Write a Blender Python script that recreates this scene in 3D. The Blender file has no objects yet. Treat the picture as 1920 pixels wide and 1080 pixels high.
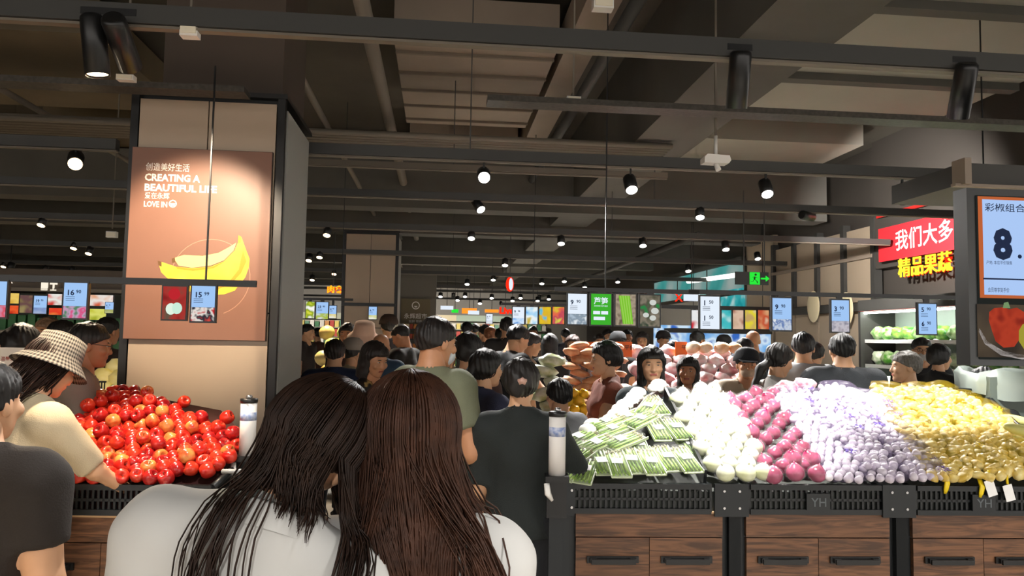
import bpy, bmesh, math, random
import numpy as np
from mathutils import Vector, Matrix, Euler
R = math.radians
random.seed(7)
SC = bpy.context.scene
COL = SC.collection

# ------------------------------------------------------------------ camera
FPX = 1400.0
CAMH = 1.58
cd = bpy.data.cameras.new('camera'); cam = bpy.data.objects.new('camera', cd); COL.objects.link(cam)
cd.sensor_width = 36.0; cd.lens = FPX / 1920.0 * 36.0; cd.clip_end = 200
CM = Euler((R(90 + 3.8), 0, 0)).to_matrix() @ Matrix.Rotation(R(1.0), 3, 'Z')
cam.matrix_world = Matrix.Translation((0, 0, CAMH)) @ CM.to_4x4()
SC.camera = cam
# ------------------------------------------------------------------ view / world
SC.view_settings.view_transform = 'Standard'; SC.view_settings.look = 'None'
SC.view_settings.gamma = 1.0; SC.view_settings.use_curve_mapping = False
SC.view_settings.exposure = 0.8
W = bpy.data.worlds.new('world'); SC.world = W; W.use_nodes = True
W.node_tree.nodes['Background'].inputs[0].default_value = (1.0, 0.93, 0.86, 1)
W.node_tree.nodes['Background'].inputs[1].default_value = 1.3
try:
    SC.cycles.max_bounces = 6; SC.cycles.diffuse_bounces = 3; SC.cycles.glossy_bounces = 2
    SC.cycles.transmission_bounces = 4; SC.cycles.transparent_max_bounces = 6
    SC.cycles.caustics_reflective = False; SC.cycles.caustics_refractive = False
    SC.cycles.sample_clamp_indirect = 4.0; SC.cycles.use_adaptive_sampling = True; SC.cycles.adaptive_threshold = 0.06
except Exception: pass
SPOT_P = 1.0          # overall strength of every track spotlight
KD, KG = 0.5, 3.2    # lamps aimed at the two near displays; lamps lighting the rest of the store

# ------------------------------------------------------------------ pixel <-> world
CAM = Vector((0, 0, CAMH))
def ray(px, py):
    d = CM @ Vector(((px - 960) / FPX, -(py - 540) / FPX, -1.0))
    return d / d.y
def at(px, py, Y): return CAM + ray(px, py) * Y
def at_z(px, py, z):
    d = ray(px, py); return CAM + d * ((z - CAMH) / d.z)
def proj(P):
    c = CM.transposed() @ (Vector(P) - CAM)
    return 960 + FPX * c.x / -c.z, 540 - FPX * c.y / -c.z
TH = R(5.5); U = Vector((math.cos(TH), math.sin(TH), 0)); V = Vector((-math.sin(TH), math.cos(TH), 0))
def st(u, v, z=0.0): return U * u + V * v + Vector((0, 0, z))
def uv(P): P = Vector(P); return P.dot(U), P.dot(V)
ORD = ['first', 'second', 'third', 'fourth', 'fifth', 'sixth', 'seventh', 'eighth', 'ninth', 'tenth', 'eleventh', 'twelfth', 'thirteenth',
       'fourteenth', 'fifteenth', 'sixteenth', 'seventeenth', 'eighteenth', 'nineteenth', 'twentieth', 'twenty-first', 'twenty-second', 'twenty-third', 'twenty-fourth', 'twenty-fifth', 'twenty-sixth', 'twenty-seventh', 'twenty-eighth', 'twenty-ninth', 'thirtieth']

# ------------------------------------------------------------------ materials
def lin(h):
    if isinstance(h, str):
        h = h.lstrip('#'); c = [int(h[i:i + 2], 16) / 255 for i in (0, 2, 4)]
    else: c = h
    return tuple((x / 12.92 if x <= 0.04045 else ((x + 0.055) / 1.055) ** 2.4) for x in c) + (1.0,)
MATS = {}
def mat(name, col, rough=0.6, metal=0.0, spec=0.5, var=0.0, vscale=8.0, bump=0.0, bscale=60.0, col2=None, emit=None, es=1.0, alpha=None, trans=0.0, objvar=0.0, coat=0.0):
    if name in MATS: return MATS[name]
    m = bpy.data.materials.new(name); m.use_nodes = True; nt = m.node_tree
    b = nt.nodes['Principled BSDF']
    c = lin(col); b.inputs['Base Color'].default_value = c
    b.inputs['Roughness'].default_value = rough; b.inputs['Metallic'].default_value = metal
    b.inputs['Specular IOR Level'].default_value = spec
    if coat: b.inputs['Coat Weight'].default_value = coat
    if trans: b.inputs['Transmission Weight'].default_value = trans
    if alpha is not None: b.inputs['Alpha'].default_value = alpha
    if emit is not None:
        b.inputs['Emission Color'].default_value = lin(emit); b.inputs['Emission Strength'].default_value = es
    tc = None
    if var or col2 or bump or objvar:
        tc = nt.nodes.new('ShaderNodeTexCoord')
    if var or col2 or objvar:
        n = nt.nodes.new('ShaderNodeTexNoise'); n.inputs['Scale'].default_value = vscale; n.inputs['Detail'].default_value = 4
        nt.links.new(tc.outputs['Object'], n.inputs['Vector'])
        oi = nt.nodes.new('ShaderNodeObjectInfo')
        ad = nt.nodes.new('ShaderNodeVectorMath'); ad.operation = 'ADD'
        cb = nt.nodes.new('ShaderNodeCombineXYZ')
        mm = nt.nodes.new('ShaderNodeMath'); mm.operation = 'MULTIPLY'; mm.inputs[1].default_value = 37.0
        nt.links.new(oi.outputs['Random'], mm.inputs[0]); nt.links.new(mm.outputs[0], cb.inputs[0]); nt.links.new(mm.outputs[0], cb.inputs[2])
        nt.links.new(tc.outputs['Object'], ad.inputs[0]); nt.links.new(cb.outputs[0], ad.inputs[1]); nt.links.new(ad.outputs[0], n.inputs['Vector'])
        rp = nt.nodes.new('ShaderNodeValToRGB')
        rp.color_ramp.elements[0].position = 0.35; rp.color_ramp.elements[1].position = 0.65
        if col2: ca, cb_ = c, lin(col2)
        else:
            ca = tuple(x * (1 - var) for x in c[:3]) + (1,); cb_ = tuple(min(1, x * (1 + var)) for x in c[:3]) + (1,)
        rp.color_ramp.elements[0].color = ca; rp.color_ramp.elements[1].color = cb_
        nt.links.new(n.outputs['Fac'], rp.inputs[0])
        out = rp.outputs[0]
        if objvar:
            hs = nt.nodes.new('ShaderNodeHueSaturation')
            mr = nt.nodes.new('ShaderNodeMapRange'); mr.inputs[3].default_value = 1 - objvar; mr.inputs[4].default_value = 1 + objvar
            nt.links.new(oi.outputs['Random'], mr.inputs[0]); nt.links.new(mr.outputs[0], hs.inputs['Value'])
            nt.links.new(out, hs.inputs['Color']); out = hs.outputs[0]
        nt.links.new(out, b.inputs['Base Color'])
    if bump:
        n2 = nt.nodes.new('ShaderNodeTexNoise'); n2.inputs['Scale'].default_value = bscale; n2.inputs['Detail'].default_value = 5
        nt.links.new(tc.outputs['Object'], n2.inputs['Vector'])
        bp = nt.nodes.new('ShaderNodeBump'); bp.inputs['Strength'].default_value = bump; bp.inputs['Distance'].default_value = 0.01
        nt.links.new(n2.outputs['Fac'], bp.inputs['Height']); nt.links.new(bp.outputs[0], b.inputs['Normal'])
    MATS[name] = m; return m
EMS = 0.62              # lit screens against the exposure
def glow(name, col, s=1.0):
    if name in MATS: return MATS[name]
    m = bpy.data.materials.new(name); m.use_nodes = True; nt = m.node_tree; nt.nodes.clear()
    e = nt.nodes.new('ShaderNodeEmission'); o = nt.nodes.new('ShaderNodeOutputMaterial')
    e.inputs[0].default_value = lin(col); e.inputs[1].default_value = s * EMS
    nt.links.new(e.outputs[0], o.inputs[0]); MATS[name] = m; return m
def picture(name, cols, scale=30.0, s=1.0, emit=True, seed=0.0, dist='noise'):
    """a flat printed or lit picture: blotches of the given colours"""
    if name in MATS: return MATS[name]
    m = bpy.data.materials.new(name); m.use_nodes = True; nt = m.node_tree; nt.nodes.clear()
    o = nt.nodes.new('ShaderNodeOutputMaterial'); tc = nt.nodes.new('ShaderNodeTexCoord')
    mp = nt.nodes.new('ShaderNodeMapping'); mp.inputs['Location'].default_value = (seed, seed * 1.7, seed * .3)
    nt.links.new(tc.outputs['Object'], mp.inputs[0])
    if dist == 'noise':
        n = nt.nodes.new('ShaderNodeTexNoise'); n.inputs['Scale'].default_value = scale; n.inputs['Detail'].default_value = 1.5
        src = n.outputs['Fac']
    else:
        n = nt.nodes.new('ShaderNodeTexVoronoi'); n.inputs['Scale'].default_value = scale
        sp = nt.nodes.new('ShaderNodeSeparateColor'); nt.links.new(n.outputs['Color'], sp.inputs[0]); src = sp.outputs[0]
    nt.links.new(mp.outputs[0], n.inputs['Vector'])
    rp = nt.nodes.new('ShaderNodeValToRGB'); el = rp.color_ramp.elements
    lo, hi = (0.3, 0.7) if dist == 'noise' else (0.05, 0.95)
    while len(el) < len(cols): el.new(0.5)
    for i, c in enumerate(cols):
        el[i].position = lo + (hi - lo) * i / max(1, len(cols) - 1); el[i].color = lin(c)
    rp.color_ramp.interpolation = 'EASE' if dist == 'noise' else 'CONSTANT'
    nt.links.new(src, rp.inputs[0])
    if emit:
        e = nt.nodes.new('ShaderNodeEmission'); e.inputs[1].default_value = s * EMS; nt.links.new(rp.outputs[0], e.inputs[0])
    else:
        e = nt.nodes.new('ShaderNodeBsdfPrincipled'); e.inputs['Roughness'].default_value = .5; nt.links.new(rp.outputs[0], e.inputs['Base Color'])
    nt.links.new(e.outputs[0], o.inputs[0]); MATS[name] = m; return m
def wood(name, c1, c2, axis=0):
    if name in MATS: return MATS[name]
    m = mat(name, c1, rough=.45); nt = m.node_tree; b = nt.nodes['Principled BSDF']
    tc = nt.nodes.new('ShaderNodeTexCoord'); mp = nt.nodes.new('ShaderNodeMapping')
    sc = [1.2, 14, 14]; sc = sc if axis == 0 else [14, 14, 1.2]
    mp.inputs['Scale'].default_value = sc
    oi = nt.nodes.new('ShaderNodeObjectInfo'); mm = nt.nodes.new('ShaderNodeMath'); mm.operation = 'MULTIPLY'; mm.inputs[1].default_value = 50
    nt.links.new(oi.outputs['Random'], mm.inputs[0]); cb = nt.nodes.new('ShaderNodeCombineXYZ'); nt.links.new(mm.outputs[0], cb.inputs[0]); nt.links.new(mm.outputs[0], cb.inputs[1])
    nt.links.new(cb.outputs[0], mp.inputs['Location'])
    n = nt.nodes.new('ShaderNodeTexNoise'); n.inputs['Scale'].default_value = 2.6; n.inputs['Detail'].default_value = 8; n.inputs['Distortion'].default_value = 1.6
    nt.links.new(tc.outputs['Object'], mp.inputs[0]); nt.links.new(mp.outputs[0], n.inputs['Vector'])
    rp = nt.nodes.new('ShaderNodeValToRGB'); rp.color_ramp.elements[0].position = .38; rp.color_ramp.elements[1].position = .62
    rp.color_ramp.elements[0].color = lin(c2); rp.color_ramp.elements[1].color = lin(c1)
    nt.links.new(n.outputs['Fac'], rp.inputs[0]); nt.links.new(rp.outputs[0], b.inputs['Base Color'])
    bp = nt.nodes.new('ShaderNodeBump'); bp.inputs['Strength'].default_value = .15; nt.links.new(n.outputs['Fac'], bp.inputs['Height']); nt.links.new(bp.outputs[0], b.inputs['Normal'])
    return m

# ------------------------------------------------------------------ mesh building
class MB:
    def __init__(s): s.v = []; s.f = []; s.m = []; s.sm = []
    def add(s, vs, fs, mi=0, smooth=False):
        o = len(s.v); s.v += [tuple(x) for x in vs]
        for f in fs: s.f.append(tuple(i + o for i in f)); s.m.append(mi); s.sm.append(smooth)
        return s
    def box(s, c, d, rz=0.0, mi=0, mx=None):
        cx, cy, cz = c; hx, hy, hz = d[0] / 2, d[1] / 2, d[2] / 2
        vs = []
        for z in (-hz, hz):
            for x, y in ((-hx, -hy), (hx, -hy), (hx, hy), (-hx, hy)):
                p = Vector((x, y, z))
                if mx is not None: p = mx @ p
                elif rz: p = Vector((x * math.cos(rz) - y * math.sin(rz), x * math.sin(rz) + y * math.cos(rz), z))
                vs.append((cx + p.x, cy + p.y, cz + p.z))
        return s.add(vs, [(0, 3, 2, 1), (4, 5, 6, 7), (0, 1, 5, 4), (1, 2, 6, 5), (2, 3, 7, 6), (3, 0, 4, 7)], mi)
    def tube(s, pts, rs, n=8, mi=0, caps=True, smooth=True, flat=1.0):
        pts = [Vector(p) for p in pts]
        if not hasattr(rs, '__len__'): rs = [rs] * len(pts)
        vs = []; fs = []; ref = None
        for i, p in enumerate(pts):
            t = (pts[min(i + 1, len(pts) - 1)] - pts[max(i - 1, 0)]).normalized()
            if ref is None: ref = Vector((0, 0, 1)) if abs(t.z) < .9 else Vector((0, 1, 0))
            a = t.cross(ref).normalized(); b = a.cross(t).normalized(); ref = b
            for k in range(n):
                an = 2 * math.pi * k / n
                vs.append(p + a * math.cos(an) * rs[i] + b * math.sin(an) * rs[i] * flat)
        for i in range(len(pts) - 1):
            for k in range(n):
                fs.append((i * n + k, i * n + (k + 1) % n, (i + 1) * n + (k + 1) % n, (i + 1) * n + k))
        s.add(vs, fs, mi, smooth)
        if caps:
            o = len(s.v) - len(vs); m = len(vs)
            s.f.append(tuple(o + k for k in reversed(range(n)))); s.m.append(mi); s.sm.append(False)
            s.f.append(tuple(o + m - n + k for k in range(n))); s.m.append(mi); s.sm.append(False)
        return s
    def lathe(s, prof, n=16, c=(0, 0, 0), mi=0, smooth=True, mx=None):
        vs = []; fs = []
        for r, z in prof:
            for k in range(n):
                a = 2 * math.pi * k / n; p = Vector((r * math.cos(a), r * math.sin(a), z))
                if mx is not None: p = mx @ p
                vs.append((c[0] + p.x, c[1] + p.y, c[2] + p.z))
        for i in range(len(prof) - 1):
            for k in range(n):
                fs.append((i * n + k, i * n + (k + 1) % n, (i + 1) * n + (k + 1) % n, (i + 1) * n + k))
        s.add(vs, fs, mi, smooth)
        o = len(s.v) - len(vs); m = len(vs)
        s.f.append(tuple(o + k for k in reversed(range(n)))); s.m.append(mi); s.sm.append(False)
        s.f.append(tuple(o + m - n + k for k in range(n))); s.m.append(mi); s.sm.append(False)
        return s
    def blob(s, c, r, nu=10, nv=7, mi=0, fn=None, mx=None):
        vs = []; fs = []
        for j in range(nv + 1):
            ph = math.pi * j / nv
            for i in range(nu):
                th = 2 * math.pi * i / nu
                d = Vector((math.sin(ph) * math.cos(th), math.sin(ph) * math.sin(th), math.cos(ph)))
                k = fn(d) if fn else 1.0
                p = Vector((d.x * r[0] * k, d.y * r[1] * k, d.z * r[2] * k))
                if mx is not None: p = mx @ p
                vs.append((c[0] + p.x, c[1] + p.y, c[2] + p.z))
        for j in range(nv):
            for i in range(nu):
                fs.append((j * nu + i, (j + 1) * nu + i, (j + 1) * nu + (i + 1) % nu, j * nu + (i + 1) % nu))
        return s.add(vs, fs, mi, True)
    def poly(s, pts, mi=0): return s.add(pts, [tuple(range(len(pts)))], mi)
    def extr(s, pts2, y0, y1, mi=0, smooth=False):
        """outline in x,z extruded along y (y0 front)"""
        n = len(pts2)
        vs = [(x, y0, z) for x, z in pts2] + [(x, y1, z) for x, z in pts2]
        fs = [tuple(range(n)), tuple(reversed(range(n, 2 * n)))] + [(i, i + n, (i + 1) % n + n, (i + 1) % n) for i in range(n)]
        return s.add(vs, fs, mi, smooth)
    def mesh(s, name, mats):
        me = bpy.data.meshes.new(name); me.from_pydata(s.v, [], s.f)
        for m in (mats if isinstance(mats, (list, tuple)) else [mats]): me.materials.append(m)
        me.polygons.foreach_set('material_index', s.m); me.polygons.foreach_set('use_smooth', s.sm)
        me.update(); me.validate(); return me
    def build(s, name, mats, parent=None, loc=None, rz=None, **kw):
        return ob(name, s.mesh(name, mats), parent, loc, rz, **kw)
def np_mesh(name, v, f, mats, mi=None, smooth=True):
    me = bpy.data.meshes.new(name); me.from_pydata(v.tolist() if hasattr(v, 'tolist') else v, [], f.tolist() if hasattr(f, 'tolist') else f)
    for m in (mats if isinstance(mats, (list, tuple)) else [mats]): me.materials.append(m)
    if mi is not None: me.polygons.foreach_set('material_index', np.asarray(mi, dtype=np.int32))
    me.polygons.foreach_set('use_smooth', [smooth] * len(me.polygons)); me.update(); return me
def ob(name, me, parent=None, loc=None, rz=None, rot=None, scale=None, label=None, cat=None, group=None, kind=None):
    o = bpy.data.objects.new(name, me); COL.objects.link(o)
    if parent is not None: o.parent = parent
    if loc is not None: o.location = loc
    if rz is not None: o.rotation_euler = (0, 0, rz)
    if rot is not None: o.rotation_euler = rot
    if scale is not None: o.scale = (scale,) * 3 if not hasattr(scale, '__len__') else scale
    tag(o, label, cat, group, kind); return o
def tag(o, label=None, cat=None, group=None, kind=None):
    if label: o['label'] = label
    if cat: o['category'] = cat
    if group: o['group'] = group
    if kind: o['kind'] = kind
    return o
def thing(name, label, cat, loc=(0, 0, 0), rz=0.0, group=None, rot=None, scale=None):
    return ob(name, None, None, loc, rz, rot, scale, label, cat, group)
def pbox(name, c, d, m, parent=None, rz=0.0, **kw):
    """box mesh with its origin at its centre"""
    me = MB().box((0, 0, 0), d).mesh(name, m); return ob(name, me, parent, c, rz, **kw)
def struct(name, o): o['kind'] = 'structure'; return o

# ------------------------------------------------------------------ lettering (built first, while the scene is small)
TXT = {}
def text(body, bold=0.0):
    key = (body, bold)
    if key in TXT: return TXT[key]
    c = bpy.data.curves.new('t', 'FONT'); c.body = body; c.size = 1.0; c.offset = bold; c.resolution_u = 2
    c.align_x = 'LEFT'
    o = bpy.data.objects.new('t', c); COL.objects.link(o)
    dg = bpy.context.evaluated_depsgraph_get(); dg.update()
    me = bpy.data.meshes.new_from_object(o.evaluated_get(dg)); me.materials.clear()
    bpy.data.objects.remove(o); bpy.data.curves.remove(c)
    n = len(me.vertices); co = np.zeros(n * 3); me.vertices.foreach_get('co', co); co = co.reshape(-1, 3)
    fs = [tuple(p.vertices) for p in me.polygons]; bpy.data.meshes.remove(me)
    v = np.stack([co[:, 0], np.zeros(n), co[:, 1]], 1) if n else np.zeros((0, 3))
    TXT[key] = (v, fs); return TXT[key]
def put_text(body, size, m, parent, loc, bold=0.0, name='lettering', center=False, depth=0.0):
    """lettering standing in the local x-z plane, facing -y"""
    v, fs = text(body, bold)
    v = v * size
    if len(v) and center: v[:, 0] -= (v[:, 0].max() + v[:, 0].min()) / 2
    if depth and len(v):
        n = len(v); v2 = v.copy(); v2[:, 1] += depth
        cnt = {}
        for f in fs:
            for i in range(len(f)):
                e = (f[i], f[(i + 1) % len(f)]); cnt[e] = 1
        side = [(a, b, b + n, a + n) for (a, b) in cnt if (b, a) not in cnt]
        v = np.concatenate([v, v2]); fs = list(fs) + [tuple(i + n for i in reversed(f)) for f in fs] + side
    me = np_mesh(name, v, fs, m, smooth=False)
    return ob(name, me, parent, loc)

for b_, k_ in (('创造美好生活', .006), ('CREATING A', .035), ('BEAUTIFUL LIFE', .035), ('爱在永辉', .006), ('LOVE IN', .03), ('我们大多数', .012), ('精品果蔬', .016),
               ('HI', .03), ('FR', .03), ('彩椒组合400g', .006), ('8', .05), ('.', .05), ('产地: 本店平价销售', 0), ('会员尊享到手价', 0), ('肉禽', .02), ('Live', .03), ('芦笋', .02),
               ('清鲜脆嫩 营养健康', 0), ('鲜嫩多汁', 0), ('低热量', 0), ('清炒凉拌皆可', 0), ('温馨提示', .01), ('YH', .01), ('花王', .01), ('永辉超市', .01), ('新鲜 健康', .0), ('R', .03), ('X', .03), ('.90', .02), ('.99', .02), ('.50', .02), ('.80', .02), ('.98', .02),
               ('9', .03), ('1', .03), ('3', .03), ('5', .03), ('6', .03), ('15', .03), ('16', .03), ('19', .03), ('23', .03), ('4', .03), ('90', .02), ('99', .02), ('50', .02), ('80', .02), ('98', .02), ('500g', 0), ('精选好物', 0), ('平价', .01)):
    text(b_, k_)
# ================================================================== THE SETTING
M_floor = mat('floor_tile', '#b9b2a6', rough=.25, var=.06, vscale=3)
M_ceil = mat('ceiling_paint', '#4b463d', rough=.85, var=.12, vscale=1.2)
M_dark = mat('dark_paint', '#3a3936', rough=.6, var=.08, vscale=4)
M_duct = mat('duct_grey', '#8c7e70', rough=.6, var=.07, vscale=2, bump=.15, bscale=5)
M_beam = mat('beam_paint', '#5a5852', rough=.8, var=.07, vscale=2)
M_track = mat('track_metal', '#454543', rough=.45, metal=.3)
M_tray = mat('cable_tray', '#4a4640', rough=.5, metal=.4, var=.2, vscale=40)
M_pipe = mat('pipe_paint', '#726a5e', rough=.55)
M_clad = mat('pillar_panel', '#b7a48f', rough=.5, var=.025, vscale=2)
M_cladside = mat('pillar_side_panel', '#a9aaa5', rough=.4, metal=.1)
M_black = mat('black_metal', '#151515', rough=.4)
M_brown = mat('column_paint', '#4c4138', rough=.8, var=.06, vscale=2)
M_wallbeige = mat('wall_beige', '#a89782', rough=.6, var=.03, vscale=1.5)
M_walldark = mat('wall_dark', '#423d38', rough=.6)
M_white = mat('white_plastic', '#e6e4de', rough=.4)
M_chrome = mat('chrome', '#c8c8c8', rough=.2, metal=.9)

fl = MB()
fo = thing('floor', None, None); fo['kind'] = 'structure'; fo.rotation_euler = (0, 0, TH)
pbox('floor_base', (0, 13, -.06), (40, 44, .1), mat('floor_joint', '#7d776c', rough=.6), fo)
tile = MB().box((0, 0, 0), (.796, .796, .012)).mesh('tile', M_floor)
for i in range(-6, 9):
    for j in range(-1, 10):
        ob('tile', tile, fo, (i * .8, j * .8, -.006))
far = MB()
for i in range(-22, 23):
    for j in range(-3, 38):
        if not (-6 <= i < 9 and -1 <= j < 10): far.box((i * .8, j * .8, -.006), (.796, .796, .012))
far.build('tile_field', M_floor, fo, kind='stuff')
ce = pbox('ceiling', st(0, 12, 4.65), (38, 42, .3), M_ceil, rz=TH); ce['kind'] = 'structure'
UR = uv(at(1715, 600, 9.8))[0]          # the right wall's place across the store
wb = pbox('wall_back', st(0, 32, 2.3), (38, .2, 4.6), mat('wall_far', '#7a7468', rough=.6), rz=TH); wb['kind'] = 'structure'
wl = pbox('wall_left', st(-16, 12, 2.3), (.2, 42, 4.6), M_walldark, rz=TH); wl['kind'] = 'structure'

def on_u(px, py, u): d = ray(px, py); return CAM + d * (u / d.dot(U))
# right wall: columns, beige panels, glazed part; all parts of wall_right
wr = thing('wall_right', None, None); wr['kind'] = 'structure'; wr.rotation_euler = (0, 0, TH)
def vat(px): # v where the right wall crosses image column px
    d = ray(px, 640); n = d.x * U.x + d.y * U.y
    t = UR / n; P = CAM + d * t; return uv(P)[1]
v0, v1, v2, v3, v4 = vat(1830), vat(1640), vat(1450), vat(1400), vat(1228)
pbox('fascia', (UR + .1, (v0 - 6 + v1) / 2, 3.6), (.2, v1 - v0 + 6, 1.9), M_walldark, wr)
pbox('fascia_band', (UR - .02, (v1 + v2) / 2 - .3, 2.12), (.1, v2 - v1 + .6, .12), M_dark, wr)
pw = (v2 - v1) / 4
for k in range(4):
    pbox('beige_panel', (UR + .06, v1 + pw * (k + .5), 2.75), (.06, pw - .12, 1.1), M_wallbeige, wr)
    pbox('beige_panel', (UR + .06, v1 + pw * (k + .5), 1.05), (.06, pw - .04, 2.05), M_wallbeige, wr)
for k in range(5):
    pbox('mullion', (UR + .04, v1 + pw * k, 2.75), (.12, .1, 1.3), M_dark, wr)
pbox('panel_rail', (UR, (v1 + v2) / 2, 2.85), (.06, v2 - v1, .05), M_duct, wr)
pbox('backing', (UR + .2, (v1 + v4) / 2 + 5, 2.3), (.1, v4 - v1 + 16, 4.6), M_walldark, wr)
pbox('column_panel', (UR + .05, (v2 + v3) / 2, 1.8), (.1, v3 - v2, 3.6), M_wallbeige, wr)
zgm = on_u(1340, 556, UR).z
pbox('white_wall_panel', (UR + .06, (v3 + v4) / 2, zgm / 2), (.1, v4 - v3, zgm), mat('white_wall', '#c9c8c6', rough=.5), wr)
M_teal = picture('teal_glass', ['#2f8f8a', '#54b3ad', '#8fb9b4', '#b9c8c2'], scale=.8, s=.55)
zg0, zg1 = on_u(1340, 556, UR).z, on_u(1340, 500, UR).z
wg = thing('window_1', None, None); wg['kind'] = 'structure'; wg.rotation_euler = (0, 0, TH)
for k in range(3):
    w_ = (v4 - v3) / 3
    pbox('pane', (UR - .02, v3 + w_ * (k + .5), (zg0 + zg1) / 2), (.03, w_ - .05, zg1 - zg0), M_teal, wg)
    pbox('mullion', (UR - .02, v3 + w_ * k, (zg0 + zg1) / 2), (.05, .05, zg1 - zg0), M_dark, wg)
pbox('pane', (UR - .03, v3 + .7, on_u(1375, 565, UR).z), (.03, 1.3, .5), picture('aqua_glass', ['#1f9aa0', '#3fb4b8', '#bfe3e0'], scale=3, s=.7), wg)
pbox('window_sill', (UR - .05, (v3 + v4) / 2, zg0), (.1, v4 - v3, .08), M_dark, wg)
pbox('window_head', (UR - .05, (v3 + v4) / 2, zg1), (.1, v4 - v3, .1), M_dark, wg)

# ---------------- pillars
def pillar(name, px0, px1, Y, zt, sidecol, label, zu=4.6, depth=.85):
    A = at(px0, 640, Y); u0, va = uv(A); B = at(px1, 640, Y); # right corner along U
    d = ray(px1, 640); t = va / d.dot(V); w = uv(CAM + d * t)[0] - u0
    p = thing(name, label, 'pillar', st(u0 + w / 2, va, 0), TH)
    pbox('core', (0, depth / 2, zt / 2), (w - .04, depth - .04, zt), M_black, p)
    for k, (a, b) in enumerate(((0, .5), (.5, 1.0))):
        pbox('front_panel', ((-.5 + (a + b) / 2) * (w - .06), -.005, (zt + 1.7) / 2 - .015), ((w - .06) / 2 - .008, .03, zt - 1.7 - .04), M_clad, p)
    pbox('front_panel', (0, -.005, .85), (w - .07, .03, 1.69), M_clad, p)
    pbox('side_panel', (w / 2 + .005, depth / 2 + .01, zt / 2 - .02), (.03, depth - .1, zt - .06), sidecol, p)
    pbox('side_panel', (-w / 2 - .005, depth / 2 + .01, zt / 2 - .02), (.03, depth - .1, zt - .06), sidecol, p)
    for sx in (-1, 1): pbox('corner_trim', (sx * (w / 2 - .004), .002, zt / 2), (.045, .045, zt), M_black, p)
    pbox('top_trim', (0, depth / 2 - .01, zt + .015), (w + .06, depth + .04, .03), M_black, p)
    pbox('column_shaft', (.04, depth / 2 + .05, (zt + zu) / 2), (w - .14, depth - .12, zu - zt), M_brown, p)
    return p, u0, va, w
P1, p1u, p1v, p1w = pillar('poster_pillar', 232, 514, 4.45, 3.02, M_cladside, 'grey panelled pillar carrying the brown banana poster beside the apple display')
P2, p2u, p2v, p2w = pillar('panelled_pillar', 640, 741, 12.4, 3.3, M_cladside, 'beige panelled pillar farther back, behind the man in the green shirt')
P3 = thing('display_wall_block', 'grey wall block with an olive logo board, right of the beige pillar', 'wall block', st(*uv(at(778, 640, 17)), 0), TH)
wk = 75 * 17 / 1400
pbox('block_body', (0, .4, 1.5), (wk, .8, 3.05), mat('block_grey', '#6e6a61', rough=.7), P3)
pbox('logo_board', (0, -.02, 2.05), (wk * .72, .05, .75), mat('olive_board', '#6b6148', rough=.6), P3)
put_text('永辉超市', .13, M_white, P3, (0, -.055, 1.98), .01, center=True)
put_text('新鲜 健康', .07, M_white, P3, (0, -.055, 1.88), 0, center=True)
lg = MB()
for k in range(20):
    a, b = 2 * math.pi * k / 20, 2 * math.pi * (k + 1) / 20
    lg.poly([(math.cos(a) * .07, 0, math.sin(a) * .07), (math.cos(b) * .07, 0, math.sin(b) * .07), (math.cos(b) * .09, 0, math.sin(b) * .09), (math.cos(a) * .09, 0, math.sin(a) * .09)])
lg.poly([(-.04, 0, -.01), (.04, 0, -.01), (.02, 0, -.045), (-.02, 0, -.045)])
lg.build('emblem', M_white, P3, (0, -.055, 2.27))
for k in range(3):
    sh = pbox('shelf', (0, -.15, 1.72 - k * .22), (wk * .8, .3, .025), M_black, P3)
    for j in range(9):
        mm_ = mat('goods_%d' % (j % 4), ['#c9803c', '#c9b24a', '#d8c9a8', '#a6432c'][j % 4], rough=.6)
        pbox('package', (-wk * .36 + j * wk * .09, -.05, .07), (wk * .075, .12, .11), mm_, sh)

# ---------------- ceiling build-up
def ubar(name, px, py, z, h, d, u0, u1, m, label, cat='track', sy=None):
    u, v = uv(at_z(px, py, z)); o = pbox(name, st((u0 + u1) / 2, v, z), (u1 - u0, d, h), m, rz=TH, label=label, cat=cat); return o, v
def vbar(name, px, py, z, w, h, v0_, v1_, m, label, cat='duct'):
    u, v = uv(at_z(px, py, z)); return pbox(name, st(u, (v0_ + v1_) / 2, z + h / 2), (w, v1_ - v0_, h), m, rz=TH, label=label, cat=cat)
# main beam running away from the viewer on the right
ub0, _ = uv(at_z(1345, 112, 3.5)); ub1, _ = uv(at_z(1523, 112, 3.5))
bm = pbox('ceiling_beam', st((ub0 + ub1) / 2, 14, 4.0), (ub1 - ub0, 36, 1.0), M_beam, rz=TH, label='wide grey ceiling beam running to the back, above the right-hand produce display', cat='beam')
# pale slab panels
def pale(name, corners, z, label, m=M_duct):
    us = [uv(at_z(x, y, z)) for x, y in corners]
    u0 = min(a for a, b in us); u1 = max(a for a, b in us); va = min(b for a, b in us); vb = max(b for a, b in us)
    o = pbox(name, st((u0 + u1) / 2, (va + vb) / 2, z + .18), (u1 - u0, vb - va, .36), m, rz=TH, label=label, cat='duct'); return o, (u0, u1, va, vb)
pd, (c0, c1, cv0, cv1) = pale('air_duct', [(740, 82), (1030, 85), (985, 240)], 4.05, 'broad pale air duct panel on the ceiling right of the poster pillar')
for k in range(5):
    pbox('duct_seam', (0, -(cv1 - cv0) / 2 + (k + .6) * (cv1 - cv0) / 5, -.19), (c1 - c0, .03, .03), mat('seam', '#75695c', rough=.7), pd)
du = c1 - c0
for k, nm in enumerate(('second', 'third', 'fourth', 'fifth')):
    va = cv1 + .9 + k * 3.3
    pbox('air_duct', st((c0 + c1) / 2, va + 1.1, 4.23), (du, 2.3, .36), M_duct, rz=TH, label='pale air duct panel on the ceiling, %s one back in the middle lane' % nm, cat='duct')
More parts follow.
